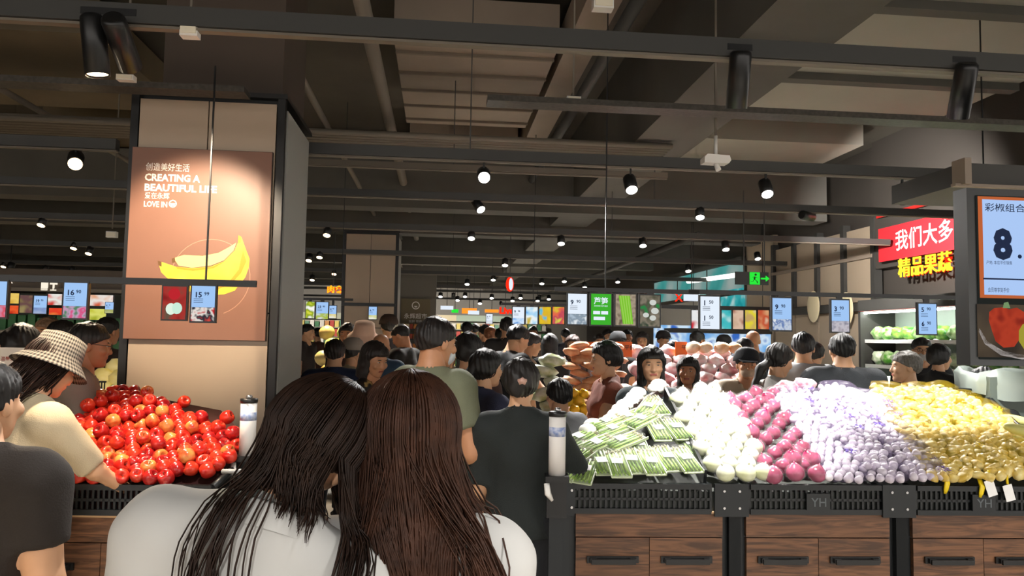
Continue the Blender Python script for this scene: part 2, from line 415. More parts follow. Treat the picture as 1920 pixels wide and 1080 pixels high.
pe, (r0, r1, rv0, rv1) = pale('ceiling_panel', [(1523, 140), (1905, 150), (1640, 270)], 4.1, 'large pale grey ceiling panel right of the wide beam, nearest', mat('panel_grey', '#a3a094', rough=.7, var=.05, vscale=1))
r0 = ub1 + .02; r1 = max(r1, r0 + 1.8)
for k in range(5):
    pbox('ceiling_panel', st((r0 + r1) / 2, rv1 + 1.5 + k * 3.0, 4.3), (r1 - r0, 2.5, .3), MATS['panel_grey'], rz=TH, label='pale grey ceiling panel right of the wide beam, %s one back' % ORD[k + 1], cat='ceiling panel')
pe.location = st((r0 + r1) / 2, 4.2, 4.25); pe.data = MB().box((0, 0, 0), (r1 - r0, 7.2, .36)).mesh('ceiling_panel', MATS['panel_grey'])
for k in range(4): pbox('panel_rib', (0, -2.2 + k * 1.5, -.21), (r1 - r0, .12, .08), M_beam, pe)
# left pale panels
for k in range(4):
    pbox('air_duct', st(-3.9, 4.4 + k * 3.1, 4.2), (2.0, 2.2, .3), mat('duct_warm', '#6b5f4a', rough=.7, var=.1, vscale=2), rz=TH, label='olive brown air duct on the ceiling left of the poster pillar, %s from the front' % ORD[k], cat='duct')
    pbox('air_duct', st(-8.2, 4.4 + k * 3.1, 4.2), (2.6, 2.2, .3), MATS['duct_warm'], rz=TH, label='olive brown air duct at the far left of the ceiling, %s from the front' % ORD[k], cat='duct')
# lengthwise pipes and ducts
vbar('air_duct', 1060, 150, 4.06, .26, .3, 4.5, 26, M_duct, 'narrow pale duct running to the back, right of the broad pale duct')
def vpipe(px, py, z, r, va, vb, m, label):
    u, _ = uv(at_z(px, py, z)); b = MB().tube([(0, va, 0), (0, vb, 0)], r, 10); return b.build('ceiling_pipe', m, None, st(u, 0, z), TH, label=label, cat='pipe')
vpipe(712, 150, 3.7, .055, 4.5, 26, M_pipe, 'pale pipe running to the back, left of the broad pale duct')
vpipe(1120, 130, 3.8, .05, 4, 26, M_dark, 'dark pipe running to the back, beside the narrow duct')
vpipe(610, 230, 3.6, .03, 5, 26, M_pipe, 'thin brown pipe running to the back, just right of the poster pillar top')
vpipe(60, 200, 3.7, .03, 3, 26, M_pipe, 'thin brown pipe running to the back, over the far left of the ceiling')
vpipe(1235, 470, 3.05, .05, 10, 26, M_dark, 'dark pipe sloping toward the window above the green exit sign')
# pipe bundle across the ceiling
u_, vb_ = uv(at_z(800, 255, 3.45))
pb = thing('pipe_bundle', 'bundle of thin brown pipes crossing the ceiling behind the broad pale duct', 'pipes', st(0, vb_, 3.45), TH)
for k in range(6):
    MB().tube([(-6, k * .09, 0), (2.2, k * .09, 0)], .028, 8).build('pipe', M_pipe, pb)
u_, vb_ = uv(at_z(100, 222, 3.5))
pb = thing('pipe_bundle', 'bundle of brown pipes crossing the ceiling at the far left', 'pipes', st(0, vb_, 3.5), TH)
for k in range(6): MB().tube([(-9, k * .1, 0), (-2.6, k * .1, 0)], .032, 8).build('pipe', M_pipe, pb)
# cross beams
for px, py, z, h, lb in ((850, 52, 3.75, .75, 'nearest'), (850, 392, 3.35, .67, 'fourth'), (850, 440, 3.3, .72, 'fifth')):
    u, v = uv(at_z(px, py, z))
    if lb == 'nearest': continue
    pbox('cross_beam', st(-4.2, v + .2, z + h / 2), (19.6, .4, h), M_beam, rz=TH, label='dark cross beam under the ceiling, %s' % ('one over the first row of lit spotlights' if lb == 'fourth' else 'farther one above the beige pillar'), cat='beam')
for k in range(5):
    pbox('cross_beam', st(-4.2, 16.5 + k * 2.9, 3.72), (19.6, .35, .6), M_beam, rz=TH, label='dark cross beam in the depth of the store, %s from the front' % ORD[k], cat='beam')
# dark bulkhead at the very top of the picture
u, v = uv(at_z(900, 58, 3.0))
# lighting tracks
TRK = []
def track(px, py, z, h, d, u0, u1, label, m=M_track):
    o, v = ubar('lighting_track', px, py, z, h, d, u0, u1, m, label); TRK.append((v, z, o))
    for k in range(max(1, int((u1 - u0) / 4.6))):
        u = u0 + 2.0 + k * 4.6
        if 4.5 > z: pbox('hanger_rod', (u - (u0 + u1) / 2, 0, (4.5 - z) / 2), (.009, .009, 4.5 - z - h), M_track, o)
    pbox('lower_lip', (0, -.0, -h / 2 - .008), (u1 - u0, d * .6, .012), M_pipe, o)
    return v
T1 = track(960, 70, 2.95, .085, .07, -5, 4, 'thick dark lighting track crossing the top of the picture, nearest')
tr_, T2 = ubar('cable_tray', 265, 165, 2.98, .035, .14, -5, -1.15 + .0, M_tray, 'speckled cable tray passing over the top of the poster pillar', 'cable tray')
tr2, T2b = ubar('cable_tray', 1460, 215, 2.98, .035, .14, .25, 5.5, M_tray, 'grey cable tray crossing above the right-hand produce display', 'cable tray')
T3 = track(1100, 300, 2.95, .08, .07, -1.8, 6.5, 'dark lighting track with the row of large lit spotlights above the right-hand display')
track(900, 316, 3.2, .05, .06, -1.9, 2.2, 'thin dark lighting track right behind the first row of lit spotlights', M_pipe)
T3l = track(120, 268, 2.95, .08, .07, -8, -2.4, 'dark lighting track left of the poster pillar with a lit lamp')
T4 = track(960, 372, 3.0, .07, .07, -9, 6, 'dark lighting track, third row, over the middle of the store')
T5 = track(960, 432, 2.95, .07, .07, -9, 6, 'dark lighting track, fourth row, over the middle of the store')
T6 = track(960, 480, 2.95, .07, .07, -11, 6, 'dark lighting track, fifth row, in the depth of the store')
T7 = track(960, 515, 2.95, .07, .07, -11, 6, 'dark lighting track, sixth row, in the depth of the store')
T8 = track(960, 540, 2.95, .07, .07, -11, 6, 'dark lighting track, seventh row, far back')
for k, v in enumerate((22.5, 27.0)):
    o = pbox('lighting_track', st(-2.2, v, 2.95), (15, .07, .07), M_track, rz=TH, label='faint lighting track at the very back, %s row' % ('eighth' if k == 0 else 'ninth'), cat='track')
    for x in (-5, 0, 5): pbox('hanger_rod', (x, 0, .8), (.012, .012, 1.55), M_track, o)

# ---------------- spotlights
M_spot = mat('spot_black', '#1a1b1c', rough=.35); M_spotring = mat('spot_ring', '#2c2d2e', rough=.3, metal=.5)
M_lampw = glow('lamp_face_white', '#fff8ee', 14.0); M_lampc = glow('lamp_face_warm', '#ffd9a8', 9.0)
_sb = {}
def spot_meshes(r, L):
    k = (r, L)
    if k not in _sb:
        body = MB().lathe([(r * .75, L * .5), (r * .95, L * .46), (r, L * .4), (r, -L * .5), (r * .9, -L * .5), (r * .85, -L * .42)], 16).mesh('housing', M_spot)
        face = lambda m: MB().lathe([(r * .86, -L * .47), (r * .5, -L * .475), (.001, -L * .478)], 16).mesh('lamp_face', m)
        brk = MB().box((0, 0, 0), (.012, .012, .12)).box((0, 0, .07), (.035, .09, .03)).mesh('bracket', M_spot)
        _sb[k] = (body, face(M_lampw), face(M_lampc), brk)
    return _sb[k]
def spotlight(P, aim, label, power=0.0, warm=False, r=.043, L=.17, lamp=True, ang=60, ztrack=None, blend=.6, group='track spotlights', radius=.05):
    """P: centre of the housing. aim: point it looks at."""
    P = Vector(P); d = (Vector(aim) - P).normalized()
    t = thing('track_spotlight', label, 'spotlight', P, group=group)
    body, fw, fc, brk = spot_meshes(r, L)
    q = (-d).to_track_quat('Z', 'Y').to_euler()
    ob('housing', body, t, (0, 0, 0), rot=q)
    if lamp: ob('lamp_face', fc if warm else fw, t, (0, 0, 0), rot=q)
    zt = ztrack if ztrack else P.z + L * .9
    b = pbox('bracket', (0, 0, (zt - P.z) / 2), (.014, .014, max(.02, zt - P.z)), M_spot, t)
    pbox('adapter', (0, 0, zt - P.z), (.12, .035, .03), M_spot, t, rz=TH)
    if power:
        ld = bpy.data.lights.new('spot_beam', 'SPOT'); ld.energy = power * SPOT_P; ld.spot_size = R(ang); ld.spot_blend = blend; ld.shadow_soft_size = radius
        ld.color = (1.0, .80, .58) if warm else (1.0, .96, .92)
        lo = bpy.data.objects.new('spot_beam', ld); COL.objects.link(lo); lo.parent = t
        lo.location = d * (L * .52); lo.rotation_euler = q
    return t
# nearest row, seen from behind, lighting the displays
RD = at_z(1500, 820, 1.1); LD = at_z(280, 830, 1.1)
PST = at(375, 480, 4.45)
for (px, py, aim, pw_, wm, lb) in ((1385, 150, at_z(1330, 810, 1.1), 420, False, 'dark spotlight on the nearest track, left one above the right-hand display'),
                              (1805, 170, at_z(1690, 800, 1.1), 420, False, 'dark spotlight at the upper right, on the nearest track, seen from behind'),
                              (178, 85, at_z(250, 830, 1.1), 300, True, 'dark spotlight at the upper left, left one of a pair'),
                              (228, 80, PST, 260, True, 'dark spotlight at the upper left, right one of a pair')):
    d = ray(px, py); Y = T1 / d.dot(V) - .02; P = CAM + d * Y
    spotlight(P, aim, lb, pw_ * KD, wm, r=.05, L=.26, ztrack=2.95, ang=55, radius=.04)
# first lit row
def on_track(px, py, v): d = ray(px, py); return CAM + d * (v / d.dot(V))
for k, (px, py) in enumerate(((907, 328), (1182, 345), (1436, 353), (1692, 366))):
    P = on_track(px, py, T3); aim = at_z([1010, 1290, 1560, 1800][k], [1000, 830, 830, 850][k], 1.0)
    spotlight(P, aim, '%s lit spotlight from the left in the row over the right-hand display' % ORD[k], [60 * KG, 300 * KD, 300 * KD, 300 * KD][k], False, r=.05, L=.15, ztrack=2.95, ang=62)
P = on_track(142, 300, T3l); spotlight(P, at_z(60, 900, 1.0), 'large lit spotlight left of the poster pillar', 120 * KG * .6, True, r=.055, L=.17, ztrack=2.95, ang=70)
for k, (px, py) in enumerate(((895, 383), (1312, 395), (1513, 405))):
    P = on_track(px, py, T4); spotlight(P, [at(1115, 715, 6.1), at(1330, 715, 6.7), on_u(1735, 455, UR)][k], '%s spotlight from the left in the third row, re-aimed to brighten bags and banner' % ORD[k], [130, 330, 200][k] * KG, False, r=.05, L=.2, ztrack=3.0, lamp=True, ang=80)  # lit fittings whose beams are re-aimed to brighten the bags and the banner
for k, (px, py, pw_) in enumerate(((80, 415, 170), (614, 434, 90), (884, 440, 120), (1052, 450, 150), (1205, 454, 150), (1360, 461, 150))):
    P = on_track(px, py, T5); spotlight(P, P + Vector((0, -1.3, -2.4)), '%s lit spotlight from the left in the fourth row' % ORD[k], pw_ * KG, k < 2, r=.05, L=.13, ztrack=2.95, ang=85)
for k, (px, py) in enumerate(((140, 460), (580, 483), (600, 477), (947, 492), (1290, 503), (1420, 480), (20, 500), (168, 470))):
    P = on_track(px, py, T6); spotlight(P, P + Vector((0, -1.2, -2.4)), 'lit spotlight in the fifth row, %s one' % ['far left', 'left of the beige pillar, first', 'left of the beige pillar, second', 'middle', 'right', 'far right', 'leftmost', 'second from the left'][k], 120 * KG if k in (0, 3, 4) else 0, k in (0, 1, 2, 6, 7), r=.055, L=.13, ztrack=2.95, ang=90)
for k, (px, py) in enumerate(((8, 496), (85, 504), (135, 505), (586, 521), (627, 510), (876, 529), (925, 521), (1016, 528), (1058, 524), (1096, 535), (1158, 525))):
    P = on_track(px, py, T7); spotlight(P, P + Vector((0, -1.2, -2.4)), '%s small lit spotlight from the left in the sixth row' % ORD[k], 180 * KG if k in (1, 6, 9) else 0, k < 5, r=.055, L=.12, ztrack=2.95, ang=95)
for k, (px, py) in enumerate(((826, 553), (858, 560), (872, 553), (900, 566), (922, 556), (961, 561), (976, 556), (1008, 561), (1029, 558))):
    P = on_track(px, py, T8); spotlight(P, P + Vector((0, -1.2, -2.4)), '%s tiny lit spotlight from the left in the seventh row, far back' % ORD[k], 260 * KG if k in (1, 7) else 0, False, r=.06, L=.12, ztrack=2.95, ang=100)
for k, u in enumerate((-7, -3.2, -.4, 2.2)):
    P = st(u, 27, 2.82); spotlight(P, st(u, 31.5, 1.2), '%s added wall-wash spotlight from the left at the very back, brightening the back wall' % ORD[k], 330, False, r=.06, L=.14, ztrack=2.95, ang=110)  # wall washers added to brighten the otherwise dark back wall
    P = st(u + .8, 22.5, 2.82); spotlight(P, st(u + .8, 23.5, 0), '%s spotlight from the left in the eighth row' % ORD[k], 260, False, r=.06, L=.14, ztrack=2.95, ang=110)
# the rows over and behind the photographer (out of view, same fittings)
for k, (u, v, pw_) in enumerate(((-2.6, .6, 70), (-.6, 2.2, 30), (1.2, .6, 30), (3.0, .6, 90), (-2.6, -1.6, 60), (0, -1.6, 35), (2.6, -1.6, 60))):
    P = st(u, v, 2.8); spotlight(P, st(u, v + (.7 if v > 0 else 1.6), 0), '%s spotlight of the rows behind the viewer' % ORD[k], pw_ * KG * .8, u < -1, ztrack=2.95, ang=100)
tb = pbox('lighting_track', st(0, .7, 2.97), (9, .07, .06), M_track, rz=TH, label='lighting track over the viewer', cat='track')
tb = pbox('lighting_track', st(0, -1.6, 2.97), (9, .07, .06), M_track, rz=TH, label='lighting track behind the viewer', cat='track')

# ---------------- small fittings on the ceiling
def fitting(name, px, py, Y, build, label, cat):
    P = at(px, py, Y); t = thing(name, label, cat, P, TH); build(t, P); return t
def emergency_box(w, h, d):
    def f(t, P):
        pbox('casing', (0, 0, 0), (w, d, h), M_white, t); pbox('front_lens', (0, -d / 2 - .004, 0), (w * .86, .008, h * .7), mat('lens_cream', '#efe6cf', rough=.3), t)
        pbox('hanger_rod', (0, 0, (4.5 - P.z) / 2 + h / 2), (.01, .01, 4.5 - P.z - h), M_pipe, t)
    return f
fitting('emergency_light', 357, 55, 3.2, emergency_box(.075, .075, .05), 'small white box fitting hanging in front of the column, above the poster pillar', 'light')
fitting('emergency_light', 237, 147, 4.0, emergency_box(.09, .03, .05), 'flat white light bar fixed under the cable tray, left of the poster pillar', 'light')
fitting('emergency_light', 1130, 8, 3.6, emergency_box(.1, .06, .06), 'white box fitting at the top edge of the picture', 'light')
fitting('emergency_light', 1075, 187, 4.4, emergency_box(.085, .028, .05), 'small white box sitting on the grey cable tray end', 'light')
fitting('emergency_light', 210, 440, 7.5, emergency_box(.1, .06, .05), 'white box fitting just left of the poster pillar, beneath the lit lamps', 'light')
def cam_unit(t, P):
    pts = [(-.085, -.02), (.07, -.02), (.085, .0), (.075, .03), (-.065, .035), (-.085, .015)]
    MB().extr(pts, -.04, .04).build('casing', M_white, t)
    MB().tube([(0, 0, -.015), (.01, -.02, -.06)], [.014, .018], 10).build('sensor', M_white, t)
    MB().tube([(0, 0, .03), (0, 0, .16)], .012, 8).build('stem', M_white, t)
    pbox('hanger_rod', (0, 0, .16 + (4.5 - P.z - .16) / 2), (.012, .012, 4.5 - P.z - .16), M_pipe, t)
fitting('ceiling_sensor', 1342, 302, 4.6, cam_unit, 'white ceiling sensor unit hanging above the right-hand display', 'sensor')
# black boxy housing at the upper right, over the big screen
hb = thing('ceiling_duct_box', 'dark metal duct end above the large price screen at the right edge', 'duct', at(1850, 332, 3.2), TH)
pbox('housing', (.35, .2, 0), (1.0, .5, .09), M_dark, hb); pbox('flange', (-.16, -.06, .0), (.03, .08, .11), M_duct, hb); pbox('lower_flange', (.2, -.06, -.055), (.8, .03, .012), M_duct, hb)
# ================================================================== PRODUCE DISPLAYS
M_crate = mat('crate_black', '#15191b', rough=.4)
M_post = mat('post_black', '#14191c', rough=.45)
M_wood = wood('cabinet_wood', '#785237', '#49301f'); M_woodd = mat('wood_edge', '#c9a67c', rough=.5)
M_film = mat('cling_film', '#ffffff', rough=.1, alpha=.07, spec=.6)
class Disp:
    """a sloping display: O front-left corner of the rim, ex along the rim, ey to the back"""
    def __init__(s, O, rot, slope): s.O = Vector(O); s.rot = rot; s.ex = Vector((math.cos(rot), math.sin(rot), 0)); s.ey = Vector((-math.sin(rot), math.cos(rot), 0)); s.k = slope
    def z(s, t): return s.O.z + s.k * t
    def P(s, a, t, up=0.0): return Vector((s.O.x, s.O.y, 0)) + s.ex * a + s.ey * t + Vector((0, 0, s.z(t) + up))
    def hit(s, px, py, up=0.0):
        d = ray(px, py); c = CAM - s.O
        # z0 + k*t + up = cam.z + d.z*L ; t = (c + d L).ey
        L = (s.k * c.dot(s.ey) + up - (CAM.z - s.O.z)) / (d.z - s.k * d.dot(s.ey))
        q = c + d * L; return q.dot(s.ex), q.dot(s.ey)
def inside(p, poly):
    x, y = p; c = False; n = len(poly)
    for i in range(n):
        x1, y1 = poly[i]; x2, y2 = poly[(i + 1) % n]
        if (y1 > y) != (y2 > y) and x < (x2 - x1) * (y - y1) / (y2 - y1) + x1: c = not c
    return c
def spots(D, poly, dx, dt, up=0.0, jit=.1, hexa=True, even=False):
    L = [D.hit(*p) for p in poly]; out = []
    t0, t1 = min(b for a, b in L), max(b for a, b in L); a0, a1 = min(a for a, b in L), max(a for a, b in L)
    r = 0; t = t0 + dt * .3
    while even and t < t1:
        xs = [a0 + (a1 - a0) * i / 200 for i in range(201) if inside((a0 + (a1 - a0) * i / 200, t), L)]
        if xs:
            n = max(1, round((xs[-1] - xs[0]) / dx) + 1)
            for k in range(n):
                f = k / (n - 1) if n > 1 else .5
                out.append((r, k, xs[0] + (xs[-1] - xs[0]) * f + random.uniform(-jit, jit) * dx, t + random.uniform(-jit, jit) * dt))
        r += 1; t += dt
    while not even and t < t1:
        a = a0 + (dx / 2 if (r % 2 and hexa) else 0); k = 0
        while a < a1:
            aa = a + random.uniform(-jit, jit) * dx; tt = t + random.uniform(-jit, jit) * dt
            if inside((aa, tt), L): out.append((r, k, aa, tt)); k += 1
            a += dx
        r += 1; t += dt
    return out
def crate_front(w, h, plate=None, nb=26):
    """slotted crate front in local x (0..w), z (-h..0), facing -y"""
    b = MB()
    b.box((w / 2, 0, -.012), (w, .03, .024)); b.box((w / 2, 0, -h + .012), (w, .024, .024)); b.box((w / 2, .004, -h * .52), (w, .012, .012))
    for i in range(nb + 1):
        x = w * i / nb; b.box((x, .004, -h / 2), (w / nb * .42, .012, h))
    return b
def cabinet(D, a0, w, zt, label, depth=1.3, skip=False):
    p = D.P(a0, .03); t = thing('produce_cabinet', label, 'cabinet', (p.x, p.y, 0), D.rot)
    pbox('body', (w / 2, depth / 2, zt / 2), (w - .02, depth, zt - .02), M_post, t)
    zs = [(zt, zt - .105), (zt - .108, zt - .30), (zt - .303, zt - .5), (zt - .503, .06)]
    for k, (za, zb) in enumerate(zs):
        if k in (1, 2, 3):
            for sx in (0, 1):
                pl = pbox('plank', (.055 + (w - .11) * (.25 + .5 * sx), -.012, (za + zb) / 2), ((w - .11) / 2 - .003, .024, za - zb - .004), M_wood, t)
                if k == 1:
                    hd = MB().box((0, -.012, 0), (.235, .01, .03)).box((-.09, -.022, 0), (.03, .02, .02)).box((.09, -.022, 0), (.03, .02, .02)).box((0, -.034, -.004), (.2, .012, .022))
                    hd.build('handle', M_black, pl, (0, -.008, .0))
        else: pbox('plank', (w / 2, -.012, (za + zb) / 2), (w - .11, .024, za - zb), M_wood, t)
    pbox('ledge', (w / 2, -.018, zt + .004), (w * .8, .03, .008), M_woodd, t)
    for x in (.0, w): pbox('post', (x, -.016, zt / 2), (.055, .03, zt), M_post, t)
    return t

# ---------------- right-hand display
DR = Disp(at_z(1058, 905, .93), R(3.0), .34)
MW = (DR.hit(1378, 905)[0] - DR.hit(1060, 905)[0]); CH = .135
for k in range(3):
    cabinet(DR, MW * k + .0, MW, .93 - CH, 'wooden produce cabinet with black handles, %s' % ['under the asparagus', 'under the red onions and garlic', 'under the yellow net bags'][k], 1.45)
    p = DR.P(MW * k, 0); cw = MW * .80
    c = thing('produce_crate', 'black slotted plastic crate on the cabinet, %s' % ['holding the asparagus packs', 'below the red onions and garlic', 'below the yellow net bags'][k], 'crate', (p.x, p.y, .93), DR.rot)
    x0 = .045 if k == 0 else .07
    crate_front(cw, CH).build('slotted_front', M_crate, c, (x0, 0, 0))
    for sx in (x0, x0 + cw): pbox('crate_side', (sx, .3, -CH / 2), (.012, .6, CH - .006), M_crate, c)
    pbox('crate_bottom', (x0 + cw / 2, .3, -CH + .008), (cw - .02, .58, .01), M_crate, c)
    if k > 0:
        pl = pbox('name_plate', (x0 + cw * .5, -.012, -CH * .56), (.11, .012, CH * .55), M_crate, c)
        put_text('YH', .055, mat('plate_grey', '#5b6164', rough=.5), pl, (0, -.0075, -.02), .01, center=True)
    pp = thing('corner_plate', 'black bolted steel plate %s' % ['left of the asparagus crate', 'between the asparagus crate and the onion crate', 'between the onion crate and the yellow net bags'][k], 'plate', (p.x, p.y, .93), DR.rot)
    wpl = MW - cw - .03 if k else .06
    xc = (.015 if k == 0 else -.02 + .0)
    pbox('plate', (xc, -.012, -CH / 2 - .003), (wpl + (.03 if k else 0), .014, CH + .012), M_post, pp)
    for sx in (-1, 1):
        for sz in (-1, 1): MB().tube([(0, -.004, 0), (0, .006, 0)], .006, 8).build('bolt', M_chrome, pp, (xc + sx * wpl * .28, -.02, -CH / 2 + sz * CH * .28))
# sloping board under the goods
TB = 1.42; AW = MW * 3
b = MB()
def dl(D, a, t, up): p = D.P(a, t, up); return (p.x, p.y, p.z)
def slab(D, pts, up0, up1, name, m, label, cat):
    n = len(pts); b = MB(); vs = [dl(D, a, t, up1) for a, t in pts] + [(dl(D, a, t, 0)[0], dl(D, a, t, 0)[1], up0) for a, t in pts]
    b.add(vs, [tuple(range(n)), tuple(reversed(range(n, 2 * n)))] + [(i, i + n, (i + 1) % n + n, (i + 1) % n) for i in range(n)])
    return b.build(name, m, label=label, cat=cat)
aL1, tL1 = DR.hit(1240, 738)
slab(DR, [(.03, .02), (AW - .03, .02), DR.hit(1838, 760), DR.hit(1640, 752), DR.hit(1500, 738), DR.hit(1260, 745), (aL1 - .05, tL1), (.02, .12)], .80, -.045, 'display_board', mat('board_grey', '#4b4f4a', rough=.7), 'sloping grey board under the goods of the right-hand display', 'display board')
# rails dividing the heaps
def rail(D, p, q, name, label, h=.05, th=.014, m=M_crate, up=.0, parent=None):
    a = D.P(*D.hit(*p), up); b_ = D.P(*D.hit(*q), up); d = b_ - a; L = d.length
    mx = Matrix((d.normalized(), Vector((0, 0, 1)).cross(d.normalized()).normalized(), d.normalized().cross(Vector((0, 0, 1)).cross(d.normalized()).normalized()))).transposed()
    return MB().box((0, 0, 0), (L, th, h), mx=mx).build(name, m, parent, (a + b_) / 2, label=label, cat='divider' if label else None)
rail(DR, (1322, 898), (1247, 740), 'crate_divider', 'black crate edge between the asparagus and the white onions', .09)
rail(DR, (1085, 830), (1243, 737), 'crate_divider', 'dark sloping crate edge behind the asparagus packs', .05, .02, mat('edge_brown', '#3a2c28', rough=.5), .01)
# back right lattice of the crate with the yellow bags
lb_ = thing('crate_backboard', 'black lattice crate wall behind the yellow net bags', 'crate')
A = DR.P(AW - .74, 1.12); B = DR.P(AW - .02, .95)
def lattice(parent, P0, P1, h, n):
    b = MB(); d = P1 - P0; L = d.length; rz = math.atan2(d.y, d.x); dz = d.z
    def pt(s, z): return P0 + d * s + Vector((0, 0, z))
    b.tube([pt(0, h), pt(1, h)], .012, 6); b.tube([pt(0, 0), pt(1, 0)], .01, 6); b.tube([pt(0, h / 2), pt(1, h / 2)], .006, 4)
    for i in range(n + 1): b.tube([pt(i / n, 0), pt(i / n, h)], .0055, 4)
    return b.build('slotted_panel', M_crate, parent)
q0, q1, q2 = DR.hit(1700, 742), DR.hit(1842, 752), DR.hit(1996, 904)
lattice(lb_, DR.P(*q0, .0), DR.P(*q1, .0), .06, 26)
lattice(lb_, DR.P(*q1, .0), DR.P(*q2, .0), .06, 34)

# asparagus packs
M_asp = mat('asparagus_green', '#6f9a30', rough=.45, col2='#a9c860', vscale=25); M_asptip = mat('asparagus_tip', '#7f7c4a', rough=.6)
M_tray = mat('foam_tray', '#cfdcb8', rough=.5); M_label = mat('paper_label', '#f4f4f2', rough=.6)
def asp_mesh(seed):
    rnd = random.Random(seed); b = MB()
    for i in range(9):
        x = -.036 + .009 * i; zz = .012 + (i % 2) * .009; l = rnd.uniform(.1, .118); r = rnd.uniform(.0046, .006); w = rnd.uniform(-.004, .004)
        b.tube([(x, -.115, zz), (x + w, 0, zz + .001), (x, l - .03, zz)], [r, r, r * .95], 6)
        b.tube([(x, l - .03, zz), (x, l - .012, zz), (x, l + .004, zz)], [r * 1.05, r * 1.15, r * .3], 6, mi=1)
    return b.mesh('spears', [M_asp, M_asptip])
aspm = [asp_mesh(k) for k in range(4)]
trm = MB().box((0, 0, .003), (.094, .25, .006)).box((-.047, 0, .009), (.004, .25, .014)).box((.047, 0, .009), (.004, .25, .014)).mesh('foam_tray', M_tray)
def hull(w, l, h, n=8):
    b = MB(); return b.blob((0, 0, h * .45), (w, l, h), 12, 6, fn=lambda d: 1.0 / max(.5, (abs(d.x) ** 4 + abs(d.y) ** 4 + abs(d.z) ** 4) ** .25))
flm = hull(.05, .13, .024).mesh('film', M_film)
lbm = MB().box((0, 0, 0), (.052, .05, .0015)).mesh('paper_label', M_label)
ASP = [(1126, 868, 3), (1157, 872, 0), (1184, 866, 4), (1218, 868, 2), (1250, 862, 6), (1284, 864, 5), (1232, 808, 2), (1268, 806, 6), (1230, 762, 4), (1216, 765, -28), (1098, 884, -18),
       (1172, 830, -52), (1152, 808, -52), (1140, 795, -52), (1178, 785, -52), (1205, 790, -48), (1076, 846, -40), (1080, 862, -38), (1090, 825, -42), (1120, 836, -50), (1074, 880, -30), (1196, 838, 0), (1290, 838, 8), (1140, 840, 0)]
sl = math.atan(.34)
for k, (px, py, an) in enumerate(ASP):
    up = .02 + .018 * (k % 2)
    if k in (21, 22, 23): up = -.005
    a, t = DR.hit(px, py, up); P = DR.P(a, t, up)
    where = ['in the front row, %s from the left' % ORD[k]] if k < 6 else (['standing upright in the second tier, left one', 'standing upright in the second tier, right one', 'topmost in the corner', 'lying aslant at the top beside the topmost pack', 'tilted at the lower left corner by the bag roll'][k - 6:k - 5] if k < 11 else ['lying aslant in the middle of the heap, %s from below' % ORD[k - 11] if k < 16 else ('lying aslant at the left edge, %s from below' % ORD[k - 16] if k < 21 else 'half hidden under the others, %s from the left' % ORD[[21, 22, 23].index(k)])])
    o = thing('asparagus_pack', 'wrapped tray of asparagus, ' + where[0], 'asparagus', P, rot=None, group='asparagus packs')
    o.rotation_euler = (Matrix.Rotation(DR.rot, 3, 'Z') @ Matrix.Rotation(sl, 3, 'X') @ Matrix.Rotation(R(-an * -1 if False else an), 3, 'Z')).to_euler()
    s_ = .98; o.scale = (s_, s_, s_)
    ob('foam_tray', trm, o); sp_ = ob('spears', aspm[k % 4], o); sp_['kind'] = 'stuff'
    ob('film', flm, o); ob('paper_label', lbm, o, (random.uniform(-.008, .008), -.02 + random.uniform(-.012, .012), .0345), rz=random.uniform(-.15, .15))

# round vegetables
def onion_mesh(name, r, m, squash=.86, neck=.25, nu=16, nv=12):
    b = MB()
    def fn(d):
        k = 1.0
        if d.z > .75: k = 1 + neck * ((d.z - .75) / .25) ** 2
        return k * (1 + .015 * math.sin(7 * math.atan2(d.y, d.x)))
    b.blob((0, 0, 0), (r, r, r * squash), nu, nv, fn=fn); b.tube([(0, 0, r * squash * 1.1), (.002, 0, r * squash * 1.1 + .012)], [.006, .003], 6)
    return b.mesh(name, m)
def stripes(name, c1, c2, rough=.3, sc=14.0):
    m = mat(name, c1, rough=rough, col2=c2, vscale=sc); return m
M_ron = stripes('red_onion_skin', '#8c1c46', '#b84a74', .25, 18); M_won = stripes('white_onion_skin', '#e3e8b8', '#f2f2e0', .3, 10)
RON = [[(1368, 748), (1399, 748), (1440, 748)], [(1376, 760), (1412, 762), (1450, 762)], [(1391, 783), (1430, 783), (1471, 785)], [(1409, 811), (1450, 812), (1490, 814)], [(1420, 838), (1471, 839), (1505, 840)], [(1434, 866), (1486, 862), (1521, 862)], [(1450, 892), (1491, 887), (1532, 889)]]
ronm = [onion_mesh('bulb', .040, M_ron), onion_mesh('bulb', .044, M_ron, .92)]
wonm = [onion_mesh('bulb', .048, M_won, .84, .12), onion_mesh('bulb', .044, M_won, .9, .15)]
flo = MB().blob((0, 0, 0), (.049, .049, .044), 12, 8, fn=lambda d: 1 + .03 * math.sin(5 * d.x * 3 + 4 * d.y)).mesh('film', M_film)
def wrapped(D, px, py, up, me, scale, name, label, cat, group):
    a, t = D.hit(px, py, up); P = D.P(a, t, up)
    o = thing(name, label, cat, P, group=group, rot=(random.uniform(-.7, .3), random.uniform(-.5, .5), random.uniform(0, 6)), scale=scale)
    ob('bulb', me, o); f = ob('film', flo, o, scale=(1.05 if 'red' in name else 1.1)); return o
for r, row in enumerate(reversed(RON)):
    for c, (px, py) in enumerate(row):
        wrapped(DR, px, py, .035, random.choice(ronm), random.uniform(.92, 1.05), 'red_onion', 'film-wrapped red onion, %s from left, %s row from the front' % (ORD[c], ORD[r]), 'onion', 'wrapped red onions')
for r in range(6):
    for c in range(2):
        p, q = RON[6 - r][c], RON[5 - r][c + 1]; x, y = (p[0] + q[0]) / 2, (p[1] + q[1]) / 2 - 2
        wrapped(DR, x, y, .012, ronm[0], .95, 'red_onion', 'half-hidden red onion lying deeper, %s gap from left, %s row from the front' % (ORD[c], ORD[r]), 'onion', 'wrapped red onions')
